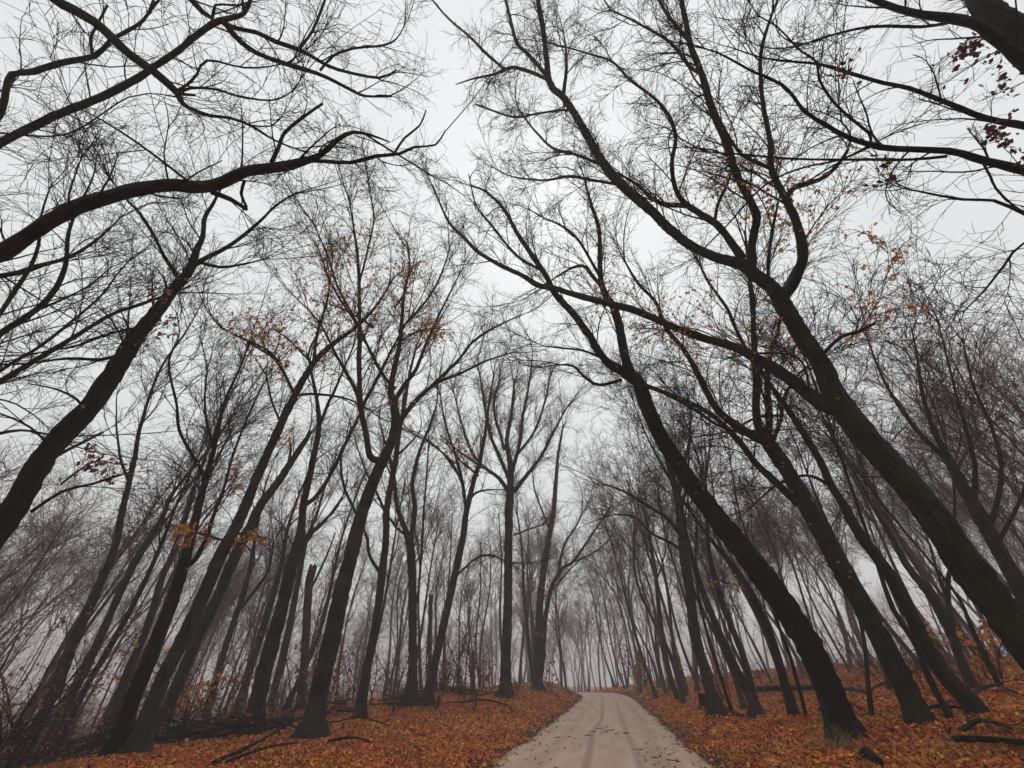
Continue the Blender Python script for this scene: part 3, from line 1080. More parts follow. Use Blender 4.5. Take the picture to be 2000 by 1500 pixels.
build_tree('overhead limb end at the upper left breaking into thin forked branches',
    trunk3d=[(-11.5, -4.5, -1, .42), (-11, -4.2, 5, .36), (-10.4, -3.8, 10, .3), (-10, -3.4, 14, .26), (-9.7, -3.2, 18, .15), (-9.8, -3.4, 23, .05)],
    limbs=[[(-190, -270, 40), (-60, -130, 32), (40, -50, 27), (100, -5, 25), (165, 30, 23), (200, 55, 22), (250, 105, 20), (300, 140, 18), (345, 180, 16), (352, 196, 12), (370, 210, 9), (410, 225, 9), (450, 230, 8), (490, 245, 7), (540, 275, 5), (600, 298, 3)],
           [(345, 178, 10), (366, 165, 9), (385, 145, 8), (405, 118, 7), (475, 132, 5), (525, 130, 4), (570, 120, 3)],
           [(350, 182, 9), (372, 172, 8), (425, 175, 7), (460, 187, 6), (530, 196, 5), (570, 178, 4), (590, 150, 3)],
           [(345, 180, 9), (358, 184, 9), (382, 186, 6)],
           [(490, 245, 5), (530, 246, 4), (555, 220, 3), (560, 195, 2)],
           [(300, -120, 24), (370, -5, 16), (415, 36, 13), (420, 10, 8), (470, 10, 6), (510, -10, 4)]],
    limb_h=[(14, 12.6), (13, 13.6), (13, 13.4), (13, 12.8), (12.7, 13), (15.5, 15.5)],
    m=(7, 6, 4), lens=(1.9, .95, .45), flare=.4)
build_tree('tall shaggy dark trunk crossing the left edge of the frame on a slant',
    trunk=[(-277, 1400, 84), (-100, 1165, 72), (28, 990, 62), (88, 892, 58), (130, 843, 56), (175, 797, 52), (210, 745, 49), (238, 703, 45), (273, 650, 40), (315, 598, 34), (343, 560, 29), (371, 525, 25),
           (383, 490, 18), (396, 462, 13), (400, 425, 11), (418, 395, 8), (440, 350, 4)],
    limbs=[[(374, 520, 16), (400, 506, 12), (440, 485, 11), (475, 460, 10), (510, 430, 8), (540, 400, 6), (580, 375, 4)],
           [(350, 545, 13), (330, 515, 10), (320, 500, 9), (295, 450, 8), (272, 415, 6), (250, 395, 4)],
           [(272, 640, 8), (220, 650, 7), (150, 675, 6), (70, 690, 4)],
           [(238, 690, 8), (200, 702, 8), (130, 700, 7), (60, 710, 5), (0, 712, 4)],
           [(165, 800, 8), (150, 780, 7), (110, 760, 5), (60, 750, 3)],
           [(90, 890, 9), (95, 870, 8), (60, 835, 7), (20, 815, 5), (-20, 800, 3)],
           [(90, 900, 10), (150, 870, 8), (200, 845, 6)],
           [(60, 1000, 9), (120, 960, 8), (180, 945, 6), (260, 920, 4)],
           [(390, 512, 9), (430, 522, 7), (480, 515, 5), (520, 505, 3)],
           [(320, 585, 8), (325, 560, 7), (318, 540, 5), (300, 520, 3)]],
    d=13.2, k=.2, m=(10, 8, 5), lens=(1.9, .95, .45), mat=M_BLACK, stuck=8, sprays=[([(120, 945, 6), (160, 915, 5), (190, 900, 4), (222, 905, 3)], 90)], leaves=[(340, 610, 60, 40)], leafmat=M_LEAF_BROWN, flare=.3, sides=20)
build_tree('slender forked limbs of a tree standing off the left edge behind the shaggy trunk',
    trunk=[(-420, 1080, 40), (-260, 920, 32), (-130, 820, 22), (0, 745, 15), (70, 703, 13), (140, 661, 11), (217, 615, 9), (270, 596, 8), (315, 580, 6), (370, 560, 3)],
    limbs=[[(-130, 822, 14), (0, 724, 10), (80, 675, 9), (147, 622, 8), (190, 585, 7), (210, 563, 6), (225, 540, 5), (260, 500, 3)],
           [(-130, 820, 10), (-40, 850, 9), (40, 840, 7), (100, 850, 5)]],
    d=14.5, k=.3, m=(12, 8, 5), lens=(2.2, 1.0, .45), flare=.2, mat=M_BARK)
build_tree('pair of curved dark limbs hanging below the heavy limb at the left edge',
    trunk=[(-330, 1060, 40), (-200, 850, 30), (-60, 700, 20), (0, 652, 18), (70, 605, 16), (108, 565, 15), (128, 517, 13), (133, 460, 11), (150, 410, 8), (180, 350, 5), (190, 300, 3)],
    limbs=[[(-70, 705, 15), (0, 612, 14), (35, 560, 13), (60, 521, 12), (75, 478, 10), (80, 420, 7), (100, 360, 4)],
           [(-60, 500, 16), (0, 540, 13), (70, 520, 11), (140, 500, 9), (200, 460, 6), (240, 420, 3)],
           [(60, 610, 8), (110, 590, 7), (170, 560, 5), (220, 520, 3)]],
    d=11.5, k=.3, m=(10, 8, 5), lens=(1.9, .9, .42), flare=.2, mat=M_BARK)

# ---- trees on the left bank
build_tree('tall dark trunk nearest the road on the left bank, roots flared in yellow leaves',
    trunk=[(602, 1452, 54), (609, 1420, 46), (640, 1280, 42), (672, 1140, 38), (708, 1000, 31), (734, 930, 27), (748, 899, 25), (765, 860, 22), (772, 825, 21), (769, 790, 19), (763, 762, 15), (771, 717, 13), (781, 668, 11),
           (785, 622, 9), (790, 570, 7), (800, 520, 5), (795, 470, 3)],
    limbs=[[(746, 902, 18), (723, 890, 17), (715, 850, 16), (706, 808, 15), (702, 773, 13), (702, 696, 12), (702, 605, 10), (699, 510, 8), (690, 440, 5), (680, 380, 3)],
           [(706, 810, 10), (695, 766, 9), (671, 717, 8), (655, 690, 7), (630, 640, 5), (600, 600, 3)],
           [(705, 800, 9), (730, 752, 9), (748, 717, 8), (765, 682, 6), (800, 620, 4)],
           [(770, 785, 12), (790, 752, 11), (811, 724, 10), (828, 682, 8), (850, 630, 6), (880, 570, 4), (900, 530, 3)],
           [(768, 835, 13), (790, 811, 12), (814, 780, 11), (853, 748, 9), (895, 731, 7), (947, 706, 5), (1000, 689, 3)],
           [(840, 757, 8), (895, 703, 7), (923, 668, 6), (965, 640, 5), (1017, 615, 3)],
           [(772, 760, 8), (740, 720, 8), (700, 640, 6), (650, 560, 5), (620, 480, 3)],
           [(785, 640, 7), (830, 590, 6), (860, 540, 5), (880, 480, 3)],
           [(702, 640, 7), (660, 560, 6), (640, 500, 5), (610, 430, 3)],
           [(700, 560, 6), (720, 480, 5), (730, 420, 4), (720, 370, 2)]],
    d=19.5, k=.36, m=(11, 8, 5), lens=(2.9, 1.3, .6), up=.09, sprays=[([(730, 640, 6), (700, 620, 5), (660, 600, 4), (630, 590, 3)], 150), ([(765, 682, 5), (800, 655, 5), (840, 642, 4), (870, 645, 3)], 130), ([(772, 600, 5), (790, 570, 4), (800, 535, 3), (812, 515, 2)], 70)], leaves=[(680, 610, 60, 90), (690, 590, 130, 170), (560, 640, 60, 40), (845, 650, 36, 170), (790, 545, 36, 110), (780, 570, 90, 80), (690, 480, 130, 170), (770, 800, 70, 70), (700, 520, 170, 150), (560, 760, 90, 40)], leafsize=.15, flare=.55)
build_tree('slim dark trunk with a thin side fork, right of the flared root tree',
    trunk=[(701, 1408, 26), (715, 1315, 21), (735, 1210, 19), (747, 1112, 18), (754, 1052, 17), (755, 1000, 16), (762, 955, 15), (772, 902, 13), (779, 850, 11), (790, 790, 9), (800, 730, 7), (815, 670, 4)],
    limbs=[[(742, 1118, 9), (722, 1084, 8), (715, 1045, 7), (690, 990, 7), (671, 948, 7), (666, 892, 6), (680, 850, 4)],
           [(755, 1010, 7), (735, 960, 6), (715, 920, 5), (700, 880, 3)]],
    d=26, k=.3, H=20, m=(9, 6, 4), lens=(2.6, 1.2, .6), auto=4, up=.08, mat=M_BARK, leaves=[(740, 1160, 50, 20)])
build_tree('upright grey brown trunk splitting into two stems on the left bank',
    trunk=[(803, 1382, 29), (806, 1310, 23), (806, 1245, 21), (806, 1140, 20), (800, 1063, 20), (789, 1028, 13), (776, 990, 11), (770, 940, 9), (760, 890, 7), (745, 840, 4)],
    limbs=[[(800, 1066, 14), (806, 1028, 13), (810, 990, 12), (806, 940, 10), (820, 880, 8), (850, 800, 5), (855, 750, 3)],
           [(815, 1180, 6), (822, 1100, 6), (828, 1000, 5), (835, 900, 4), (838, 840, 2)]],
    d=30, k=.3, H=19, m=(9, 6, 4), lens=(2.7, 1.2, .6), auto=3, up=.1, mat=M_GREY)
build_tree('thin trunk leaning right across the left bank with a spray of orange leaves',
    trunk=[(834, 1376, 24), (845, 1315, 20), (869, 1210, 18), (890, 1115, 17), (904, 1052, 15), (911, 1000, 14), (926, 937, 12), (937, 902, 10), (947, 850, 8), (955, 790, 6), (965, 730, 4)],
    limbs=[[(911, 1000, 9), (902, 937, 8), (890, 890, 7), (870, 830, 5), (860, 770, 3)],
           [(905, 950, 6), (880, 900, 6), (840, 865, 5), (800, 842, 4)],
           [(935, 930, 5), (900, 900, 5), (875, 870, 3)],
           [(886, 1130, 6), (930, 1090, 5), (960, 1085, 5), (995, 1100, 3)]],
    d=30, k=.3, H=18, m=(10, 6, 5), lens=(2.2, 1.0, .5), auto=3, up=.08, sprays=[([(945, 915, 6), (915, 895, 5), (885, 872, 4), (860, 850, 3)], 170), ([(900, 935, 5), (860, 880, 4), (820, 848, 3), (795, 838, 2)], 80)], leaves=[(895, 880, 42, 80)], leafsize=.17)
build_tree('straight dark trunk standing alone beside the road bend, crown fanning upward',
    trunk=[(988, 1362, 33), (988, 1315, 25), (992, 1175, 21), (993, 1080, 20), (994, 1000, 20), (997, 960, 18), (996, 902, 13), (990, 860, 10), (1000, 800, 8), (1005, 740, 5)],
    limbs=[[(996, 965, 11), (975, 934, 10), (947, 913, 8), (920, 880, 7), (900, 820, 5), (885, 760, 3)],
           [(996, 940, 10), (975, 890, 9), (955, 840, 8), (945, 780, 6), (935, 720, 3)],
           [(998, 930, 10), (1014, 867, 9), (1021, 815, 8), (1031, 762, 6), (1040, 700, 3)],
           [(1000, 962, 11), (1035, 920, 9), (1056, 892, 8), (1087, 832, 6), (1110, 790, 3)],
           [(1008, 890, 7), (1045, 840, 6), (1065, 780, 5), (1075, 730, 3)],
           [(985, 880, 7), (965, 800, 6), (975, 740, 4)],
           [(1003, 1045, 5), (1030, 1035, 4), (1060, 1025, 3)]],
    d=34, k=.25, m=(18, 9, 5), lens=(2.6, 1.2, .6), up=.12, leaves=[(1040, 760, 50, 90), (1020, 850, 40, 30)], leafmat=M_LEAF_BROWN, twig=M_TWIG_RED, flare=.6)
build_tree('twin stemmed tree at the road bend, its right stem bowing out over the road',
    trunk=[(1050, 1350, 21), (1051, 1245, 18), (1058, 1140, 16), (1072, 1052, 13), (1081, 1000, 12), (1085, 950, 10), (1090, 890, 7), (1100, 830, 4)],
    limbs=[[(1054, 1330, 12), (1060, 1290, 12), (1065, 1210, 12), (1076, 1150, 11), (1097, 1112, 9), (1118, 1098, 8), (1139, 1070, 6), (1160, 1038, 5), (1181, 1007, 3)],
           [(1090, 1122, 7), (1100, 1070, 6), (1125, 1028, 5), (1139, 1000, 3)],
           [(1044, 1345, 7), (1039, 1320, 7), (1034, 1262, 6), (1023, 1157, 6), (1019, 1070, 5), (1010, 1000, 3)],
           [(1118, 1098, 5), (1150, 1085, 4), (1185, 1060, 3)],
           [(1075, 1040, 6), (1060, 1000, 5), (1045, 960, 4), (1040, 920, 2)],
           [(1080, 1150, 5), (1098, 1130, 5), (1115, 1110, 3)]],
    d=44, k=.2, m=(9, 6, 4), lens=(2.8, 1.3, .7), up=.08, leaves=[(1068, 1150, 20, 30), (1065, 1240, 20, 30)], leafmat=M_LEAF_RUST, leafsize=.2)

# ---- trunks further left
LT_ = dict(m=(8, 6, 3), lens=(2.4, 1.1, .55), up=.08)
build_tree('dark trunk with a crooked hook shaped side limb, left of the brush pile edge',
    trunk=[(224, 1486, 46), (245, 1402, 41), (273, 1332, 39), (308, 1245, 34), (336, 1175, 30), (364, 1087, 25), (381, 1021, 21), (391, 975, 19), (402, 937, 16), (416, 885, 12), (427, 832, 10), (441, 780, 8), (469, 717, 6), (490, 660, 4)],
    limbs=[[(398, 945, 11), (394, 918, 10), (378, 892, 9), (350, 840, 9), (345, 790, 8), (331, 727, 7), (332, 696, 6), (350, 654, 4), (345, 610, 3)],
           [(366, 1100, 14), (380, 1095, 13), (402, 1052, 11), (420, 1000, 10), (437, 955, 8), (455, 890, 7), (490, 800, 5), (530, 720, 3)],
           [(418, 880, 7), (405, 830, 7), (400, 780, 6), (405, 720, 4)]],
    d=19.5, k=.3, mat=M_BLACK, leaves=[(560, 700, 60, 30), (440, 940, 50, 40)], stuck=12, **LT_)
build_tree('long straight dark trunk leaning right, orange leaves at shoulder height of its crown',
    trunk=[(262, 1480, 48), (308, 1350, 36), (350, 1262, 34), (392, 1175, 33), (430, 1087, 31), (465, 1021, 28), (479, 990, 25), (507, 920, 22), (539, 850, 20), (574, 776, 18), (612, 710, 14), (651, 671, 12), (700, 635, 9), (740, 590, 6), (770, 540, 4)],
    limbs=[[(450, 1060, 7), (425, 1052, 6), (395, 1043, 5), (355, 1038, 4)],
           [(455, 1045, 6), (480, 1040, 5), (510, 1050, 3)],
           [(575, 770, 9), (540, 705, 8), (505, 680, 6), (470, 660, 4), (430, 640, 3)],
           [(580, 772, 8), (620, 770, 7), (680, 780, 5), (720, 800, 3)],
           [(612, 712, 9), (620, 650, 8), (640, 580, 6), (650, 500, 4)],
           [(550, 830, 7), (530, 780, 6), (520, 730, 4)]],
    d=19, k=.3, mat=M_BARK, sprays=[([(452, 1062, 6), (425, 1052, 5), (390, 1043, 4), (350, 1036, 3)], 150), ([(440, 1075, 6), (462, 1060, 5), (490, 1045, 4), (520, 1052, 3)], 150), ([(575, 770, 6), (540, 700, 6), (500, 672, 5), (455, 652, 3)], 130), ([(612, 712, 6), (590, 690, 5), (560, 660, 4), (530, 640, 3)], 90)], leaves=[(480, 650, 60, 60), (560, 660, 70, 80), (540, 880, 50, 60)], leafsize=.15, **LT_)
build_tree('greyer trunk hidden behind the long leaning one, its top snapped off',
    trunk=[(304, 1434, 40), (334, 1367, 29), (382, 1252, 27), (424, 1168, 26), (459, 1087, 25), (490, 1028, 24), (507, 990, 22), (546, 937, 18), (580, 885, 15), (602, 852, 11)],
    limbs=[[(560, 915, 8), (568, 880, 7), (566, 860, 4)]], d=24, k=.2, mat=M_GREY, m=(4, 4, 3), lens=(1.5, .9, .5), jag=True)
build_tree('dark trunk with a broken spike of a side limb, beside the hollow log',
    trunk=[(483, 1462, 46), (500, 1385, 40), (525, 1280, 36), (549, 1192, 32), (570, 1105, 30), (584, 1063, 27), (589, 1021, 20), (593, 985, 18), (612, 895, 15), (623, 832, 13), (620, 790, 10), (612, 745, 8), (600, 690, 5)],
    limbs=[[(584, 1066, 15), (602, 1045, 13), (623, 1028, 11), (640, 1011, 7)],
           [(594, 985, 12), (612, 975, 11), (640, 937, 10), (665, 888, 9), (690, 835, 7), (706, 800, 4)],
           [(622, 835, 9), (640, 790, 8), (655, 760, 7), (680, 700, 4)]],
    d=22, k=.3, mat=M_BARK, stuck=10, leaves=[(590, 1000, 30, 25)], **LT_)
build_tree('dark slanting trunk closest to the left edge above the brush',
    trunk=[(30, 1500, 36), (98, 1367, 31), (140, 1262, 28), (182, 1168, 24), (224, 1070, 20), (238, 1000, 17), (262, 900, 13), (275, 830, 9)], d=23, k=.25, H=19, auto=7, mat=M_BARK, **LT_)
build_tree('thinner slanting trunk second from the left edge, bare and grey green',
    trunk=[(80, 1475, 26), (140, 1357, 24), (192, 1252, 21), (238, 1150, 18), (280, 1070, 15), (315, 1014, 12), (340, 960, 9)], d=26, k=.25, H=18, auto=7, mat=M_GREY, **LT_)
build_tree('straight slanting grey trunk just left of the hooked limb tree',
    trunk=[(203, 1424, 28), (252, 1308, 21), (290, 1217, 19), (315, 1133, 17), (336, 1084, 14), (360, 1021, 12), (380, 950, 9)], d=29, k=.25, H=20, auto=7, mat=M_GREY, **LT_)
build_tree('slim dark pole trunk bending upward between the leftmost trunks',
    trunk=[(120, 1440, 16), (175, 1330, 15), (232, 1235, 14), (290, 1120, 12), (320, 1050, 9), (345, 985, 7)], d=27, k=.25, H=15, auto=6, mat=M_BLACK, flare=.2, sides=10, **LT_)
build_tree('forked slender trunk between the broken spike tree and the leaning trunks',
    trunk=[(390, 1440, 22), (415, 1350, 18), (445, 1250, 16), (475, 1160, 14), (488, 1110, 11), (500, 1040, 9)],
    limbs=[[(470, 1190, 9), (500, 1150, 8), (525, 1110, 7), (535, 1060, 4)]], d=33, k=.2, H=16, auto=6, mat=M_GREY, flare=.2, sides=10, **LT_)
build_tree('grey trunk with a kinked branch right behind the broken spike tree',
    trunk=[(445, 1440, 24), (468, 1370, 20), (500, 1270, 18), (525, 1190, 16), (548, 1110, 12)], d=33, k=.2, H=18, auto=7, mat=M_GREY, flare=.3, sides=10, **LT_)
build_tree('pale straight trunk standing in fog just left of the flared root tree',
    trunk=[(520, 1410, 20), (548, 1300, 18), (568, 1210, 16), (585, 1120, 14)], d=38, k=.2, H=20, auto=7, mat=M_GREY, flare=.3, sides=10, **LT_)
SN = dict(m=None, flare=.3, sides=12, name='dead_snag', cat='snag')
build_tree('broken dead trunk with a splintered top left of the flared root tree',
    trunk=[(585, 1402, 24), (590, 1340, 21), (595, 1280, 20), (602, 1157, 19), (607, 1122, 20)], d=31, mat=M_DEAD, jag=True,
    limbs=[[(603, 1160, 6), (622, 1120, 6), (640, 1080, 5), (655, 1040, 3)]], **SN)
build_tree('short reddish broken snag between the leaning orange leaved trunk and the straight lone trunk',
    trunk=[(924, 1355, 11), (924, 1310, 10), (924, 1278, 9)], d=40, mat=M_DEAD, jag=True, **SN)
build_tree('thin headless pole trunk behind the twin stem tree on the left bank',
    trunk=[(838, 1370, 11), (840, 1250, 10), (841, 1168, 9)], d=38, mat=M_BARK, jag=True, **SN)

# ---- trunks right of the road, behind the big ones
RT = dict(m=(8, 6, 3), lens=(2.4, 1.1, .55), up=.08)
build_tree('dark double curved trunk standing behind the cut stump',
    trunk=[(1401, 1388, 34), (1377, 1315, 25), (1356, 1227, 24), (1345, 1140, 24), (1335, 1070, 24), (1326, 990, 20), (1315, 940, 15), (1300, 890, 10), (1270, 830, 6)],
    limbs=[[(1333, 1050, 10), (1300, 1010, 9), (1260, 985, 8), (1220, 960, 6), (1180, 945, 3)],
           [(1340, 1080, 9), (1310, 1060, 8), (1270, 1040, 6), (1240, 1010, 5), (1200, 1005, 3)],
           [(1326, 990, 10), (1330, 930, 9), (1345, 870, 7), (1350, 800, 4)]], d=25, k=.3, H=17, auto=5, mat=M_BARK, stuck=10, **RT)
build_tree('very thin dark pole next to the trunk behind the stump',
    trunk=[(1430, 1392, 9), (1410, 1330, 8), (1394, 1280, 8), (1370, 1192, 7), (1360, 1120, 5)], d=25, k=.2, H=11, auto=5, mat=M_BLACK, flare=.2, sides=8, m=(5, 5, 3), lens=(1.4, .8, .4))
build_tree('dark trunk whose foot stands right of the stump log',
    trunk=[(1482, 1402, 29), (1466, 1360, 22), (1447, 1325, 20), (1415, 1260, 18), (1380, 1175, 16), (1356, 1105, 13), (1340, 1040, 9)], d=22.5, k=.3, H=17, auto=6, mat=M_BARK, **RT)
build_tree('grey trunk close behind the stump log tree, joined at the foot',
    trunk=[(1478, 1385, 19), (1454, 1290, 16), (1426, 1217, 15), (1398, 1140, 14), (1384, 1070, 10)], d=25, k=.3, H=18, auto=6, mat=M_GREY, sprays=[([(1384, 1120, 5), (1405, 1132, 4), (1425, 1140, 4), (1448, 1145, 3)], 70)], leafsize=.15, flare=.3, **RT)
build_tree('greenish trunk with a dark hollow foot, left of the black leaning tree',
    trunk=[(1556, 1418, 25), (1543, 1370, 23), (1527, 1315, 22), (1503, 1238, 20), (1475, 1175, 17), (1440, 1115, 13), (1387, 1052, 9)], d=20.5, k=.3, H=16, auto=6, mat=M_MOSSY, flare=.3, **RT)
build_tree('slim dark sapling trunk touching the black leaning tree on its left',
    trunk=[(1582, 1426, 10), (1562, 1350, 9), (1545, 1287, 9), (1520, 1220, 8), (1500, 1150, 6)], d=19.5, k=.3, H=10, auto=5, mat=M_BLACK, flare=.2, sides=8, m=(5, 5, 3), lens=(1.4, .8, .4))
build_tree('thin upright trunk between the black leaning tree and the mossy forked one',
    trunk=[(1706, 1432, 14), (1700, 1380, 13), (1695, 1332, 12), (1688, 1252, 11), (1672, 1180, 9), (1660, 1120, 7)], d=17.5, k=.3, H=12, auto=5, mat=M_GREY, flare=.2, sides=10, m=(6, 5, 4), lens=(1.6, .9, .45))
build_tree('green mossy pole right of the mossy forked trunk, base in leaves',
    trunk=[(1877, 1470, 20), (1856, 1402, 18), (1818, 1332, 17), (1790, 1262, 15), (1745, 1190, 13), (1720, 1122, 11), (1700, 1060, 8)], d=15.5, k=.3, H=14, auto=6, mat=M_MOSSY, flare=.2, sides=10, m=(6, 5, 4), lens=(1.8, .9, .45))
build_tree('dark trunk on the leafy slope between the crooked trunk and the huge mossy one',
    trunk=[(1936, 1388, 28), (1888, 1315, 24), (1860, 1245, 22), (1818, 1165, 20), (1772, 1105, 17), (1737, 1042, 14), (1700, 980, 10)], d=21, k=.3, H=17, auto=6, mat=M_BARK, flare=.3, **RT)
build_tree('slim dark trunk on the slope near the right edge, orange leaves behind its middle',
    trunk=[(1988, 1416, 17), (1958, 1350, 14), (1930, 1297, 13), (1895, 1220, 11), (1860, 1150, 8)], d=22, k=.3, H=13, auto=6, mat=M_BLACK, flare=.3, sides=10, leaves=[(1940, 1290, 40, 60)], leafsize=.16, m=(8, 6, 4), lens=(1.8, 1.0, .5))
build_tree('short forked green trunk behind the crooked trunk on the right slope',
    trunk=[(1905, 1360, 20), (1870, 1280, 18), (1856, 1210, 17), (1851, 1140, 15), (1860, 1080, 10)],
    limbs=[[(1856, 1190, 11), (1835, 1130, 9), (1815, 1060, 6)]], d=24, k=.2, H=15, auto=6, mat=M_MOSSY, flare=.3, sides=10, **RT)
build_tree('leaning thin dark trunk at the left foot of the right hand slope beside the road',
    trunk=[(1327, 1367, 13), (1312, 1330, 12), (1298, 1270, 12), (1288, 1200, 11), (1280, 1120, 10), (1268, 1050, 7)], d=38, k=.2, H=17, auto=7, mat=M_BARK, flare=.3, sides=10, **RT)
build_tree('bushy crowned tree with many rising stems at the right edge, behind the huge mossy trunk',
    trunk=[(2010, 1180, 44), (1960, 1090, 40), (1915, 1010, 36), (1880, 950, 30), (1850, 890, 20), (1820, 830, 14), (1800, 760, 10), (1790, 690, 6), (1780, 640, 4)],
    limbs=[[(1885, 960, 18), (1850, 900, 15), (1800, 850, 12), (1760, 800, 10), (1720, 730, 7), (1690, 650, 4)],
           [(1900, 985, 18), (1905, 920, 14), (1890, 850, 11), (1870, 780, 9), (1850, 700, 6), (1830, 620, 3)],
           [(1930, 1040, 20), (1950, 970, 16), (1955, 900, 13), (1935, 830, 10), (1900, 750, 8), (1880, 660, 4)],
           [(1945, 1070, 16), (2000, 960, 12), (2020, 880, 9)]],
    d=21, k=.3, m=(9, 6, 5), lens=(2.4, 1.1, .5), up=.12, mat=M_MOSSY, twig=M_TWIG_RED, flare=.2)

print('hero tris', STAT['tris'])

# ------------------------------------------------------------------ the woods behind: prototypes copied tree by tree
def proto(H, r, kind):
    """kind 0: tall straight, 1: forked, 2: spreading"""
    n = 14
    z = np.linspace(0, 1, n)
    lean = RNG.normal(0, .035, 2)
    cv = RNG.normal(0, .5, (2, 2))
    x = lean[0] * z * H + cv[0, 0] * np.sin(z * 3) + cv[0, 1] * .4 * np.sin(z * 7)
    y = lean[1] * z * H + cv[1, 0] * np.sin(z * 3) + cv[1, 1] * .4 * np.sin(z * 7)
    x -= x[0]
    y -= y[0]
    top = [.8, .55, .62][kind] * H
    line = np.stack([x, y, z * top - .3, r * (1 - .62 * z)], 1)
    line = knobbly(smooth_line(line, .8), .06)
    V, Q, B = tubes(line[None, :, :3], line[None, :, 3], 8, 1 + .45 * np.exp(-np.clip(line[:, 2], 0, 9) / .4)[None, :, None])
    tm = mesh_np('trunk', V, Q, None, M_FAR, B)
    res, _ = resample(line, 20)
    A3, R3 = res[None, :, :3], res[None, :, 3]
    if kind == 0:
        P1, R1 = sprout(A3, R3, 9, .42, .995, H * .27, .55, 10, .07, .10, .55, .12, .02, .3, .3, .3)
    elif kind == 1:
        Pa, Ra = sprout(A3, R3, 4, .93, .995, H * .62, .38, 12, .07, .05, .85, .2, .05, .25, .1, .3)
        P1, R1 = sprout(Pa, Ra, 4, .2, .97, H * .2, .6, 10, .09, .08, .55, .1, .02, .3, .3, .3)
    else:
        Pa, Ra = sprout(A3, R3, 7, .5, .995, H * .5, .7, 12, .09, .09, .7, .15, .04, .25, .2, .4)
        P1, R1 = sprout(Pa, Ra, 3, .25, .97, H * .2, .6, 10, .1, .06, .55, .1, .02, .3, .3, .3)
    P2, R2 = sprout(P1, R1, 6, .15, .98, 2.9, .52, 6, .08, .08, .55, .04, .014, .4, .3, .4)
    P3, R3_ = sprout(P2, R2, 5, .15, .98, 1.4, .52, 5, .1, .05, .6, .02, .011, .5, .3, .4)
    P4, R4 = sprout(P3, R3_, 3, .15, .99, .75, .5, 3, .12, .03, .7, .012, .009, .6, .3, .4)
    parts = [tubes(P1, R1, 5), tubes(P2, R2, 3), tubes(P3, R3_, 3), tubes(P4, R4, 3)]
    if kind:
        parts.append(tubes(Pa, Ra, 6))
    V, Q, B = merge(parts)
    STAT['tris'] += len(Q) * 2
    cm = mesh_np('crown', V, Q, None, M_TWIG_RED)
    return tm, cm


PROTO = [proto(23, .19, 0), proto(21, .15, 0), proto(24, .21, 1), proto(21, .17, 1), proto(22, .2, 2), proto(19, .12, 0), proto(20, .16, 2), proto(15, .075, 0)]
WOODS = []
HXY = np.array(HEROES)


def free(x, y, dmin):
    if np.min(np.hypot(HXY[:, 0] - x, HXY[:, 1] - y)) < dmin:
        return False
    return all((x - a) ** 2 + (y - b) ** 2 > dmin ** 2 for a, b in WOODS)


MARKS = [(-400, 'beyond the left edge'), (130, 'among the leftmost slanting trunks'), (330, 'behind the long leaning trunk'), (500, 'behind the broken spike tree'),
         (610, 'left of the flared root tree'), (715, 'right of the flared root tree'), (820, 'behind the twin stemmed trunk'),
         (905, 'behind the orange spray trunk'), (985, 'left of the straight lone trunk'), (1065, 'right of the straight lone trunk'),
         (1135, 'left of the vanishing road'), (1185, 'right of the vanishing road'), (1250, 'on the right verge past the crest'),
         (1340, 'left of the stump'), (1470, 'behind the cut stump'), (1600, 'left of the black leaning trunk'), (1740, 'right of the black leaning trunk'),
         (1880, 'behind the slim crooked trunk'), (2050, 'behind the huge mossy trunk'), (9000, 'past the right edge')]
LATE = []


def late_labels():
    """things that would share a label are told apart by their order across the picture"""
    by = {}
    for o, lab in LATE:
        by.setdefault(lab, []).append(o)
    word = ['leftmost', 'second', 'third', 'fourth', 'fifth', 'sixth', 'seventh', 'eighth', 'ninth', 'tenth', 'eleventh', 'twelfth']
    for lab, obs in by.items():
        obs.sort(key=lambda o: float(project(np.array(o.location) + np.array([0, 0, 2.]))[0]))
        for i_, o in enumerate(obs):
            if len(obs) == 1:
                o['label'] = lab
            elif i_ == len(obs) - 1:
                o['label'] = 'rightmost ' + lab
            else:
                o['label'] = (word[i_] if i_ == 0 else word[i_] + ' from left') + ' ' + lab


def where(x, y):
    z = float(g(x, y))
    X, Y, Z = project(np.array([x, y, z + 2]))
    for mx_, txt in MARKS:
        if X < mx_:
            return txt
    return MARKS[-1][1]


def woods_tree(x, y, pi, s, lean=0.0):
    tm, cm = PROTO[pi]
    dist = math.hypot(x, y)
    far = 'dim' if dist < 42 else ('fog softened' if dist < 62 else ('pale foggy' if dist < 95 else 'faint ghostly'))
    kind = ['tall straight', 'slim straight', 'fork topped', 'slender forked', 'broad crowned', 'thin whippy', 'spreading', 'small thin'][pi]
    w = where(x, y)
    t = link('woodland_tree', None)
    t.location = (x, y, float(g(x, y)))
    t.rotation_mode = 'ZYX'
    t.rotation_euler = (RNG.normal(0, .035), RNG.normal(0, .035) + lean, RNG.random() * 6.28)
    t.scale = (s, s, s * RNG.uniform(.92, 1.1))
    tag(t, None, 'tree', 'woodland trees standing back in the fog')
    LATE.append((t, f'{far} {kind} tree {w}'))
    link('trunk', tm, t)
    link('crown', cm, t)
    WOODS.append((x, y))


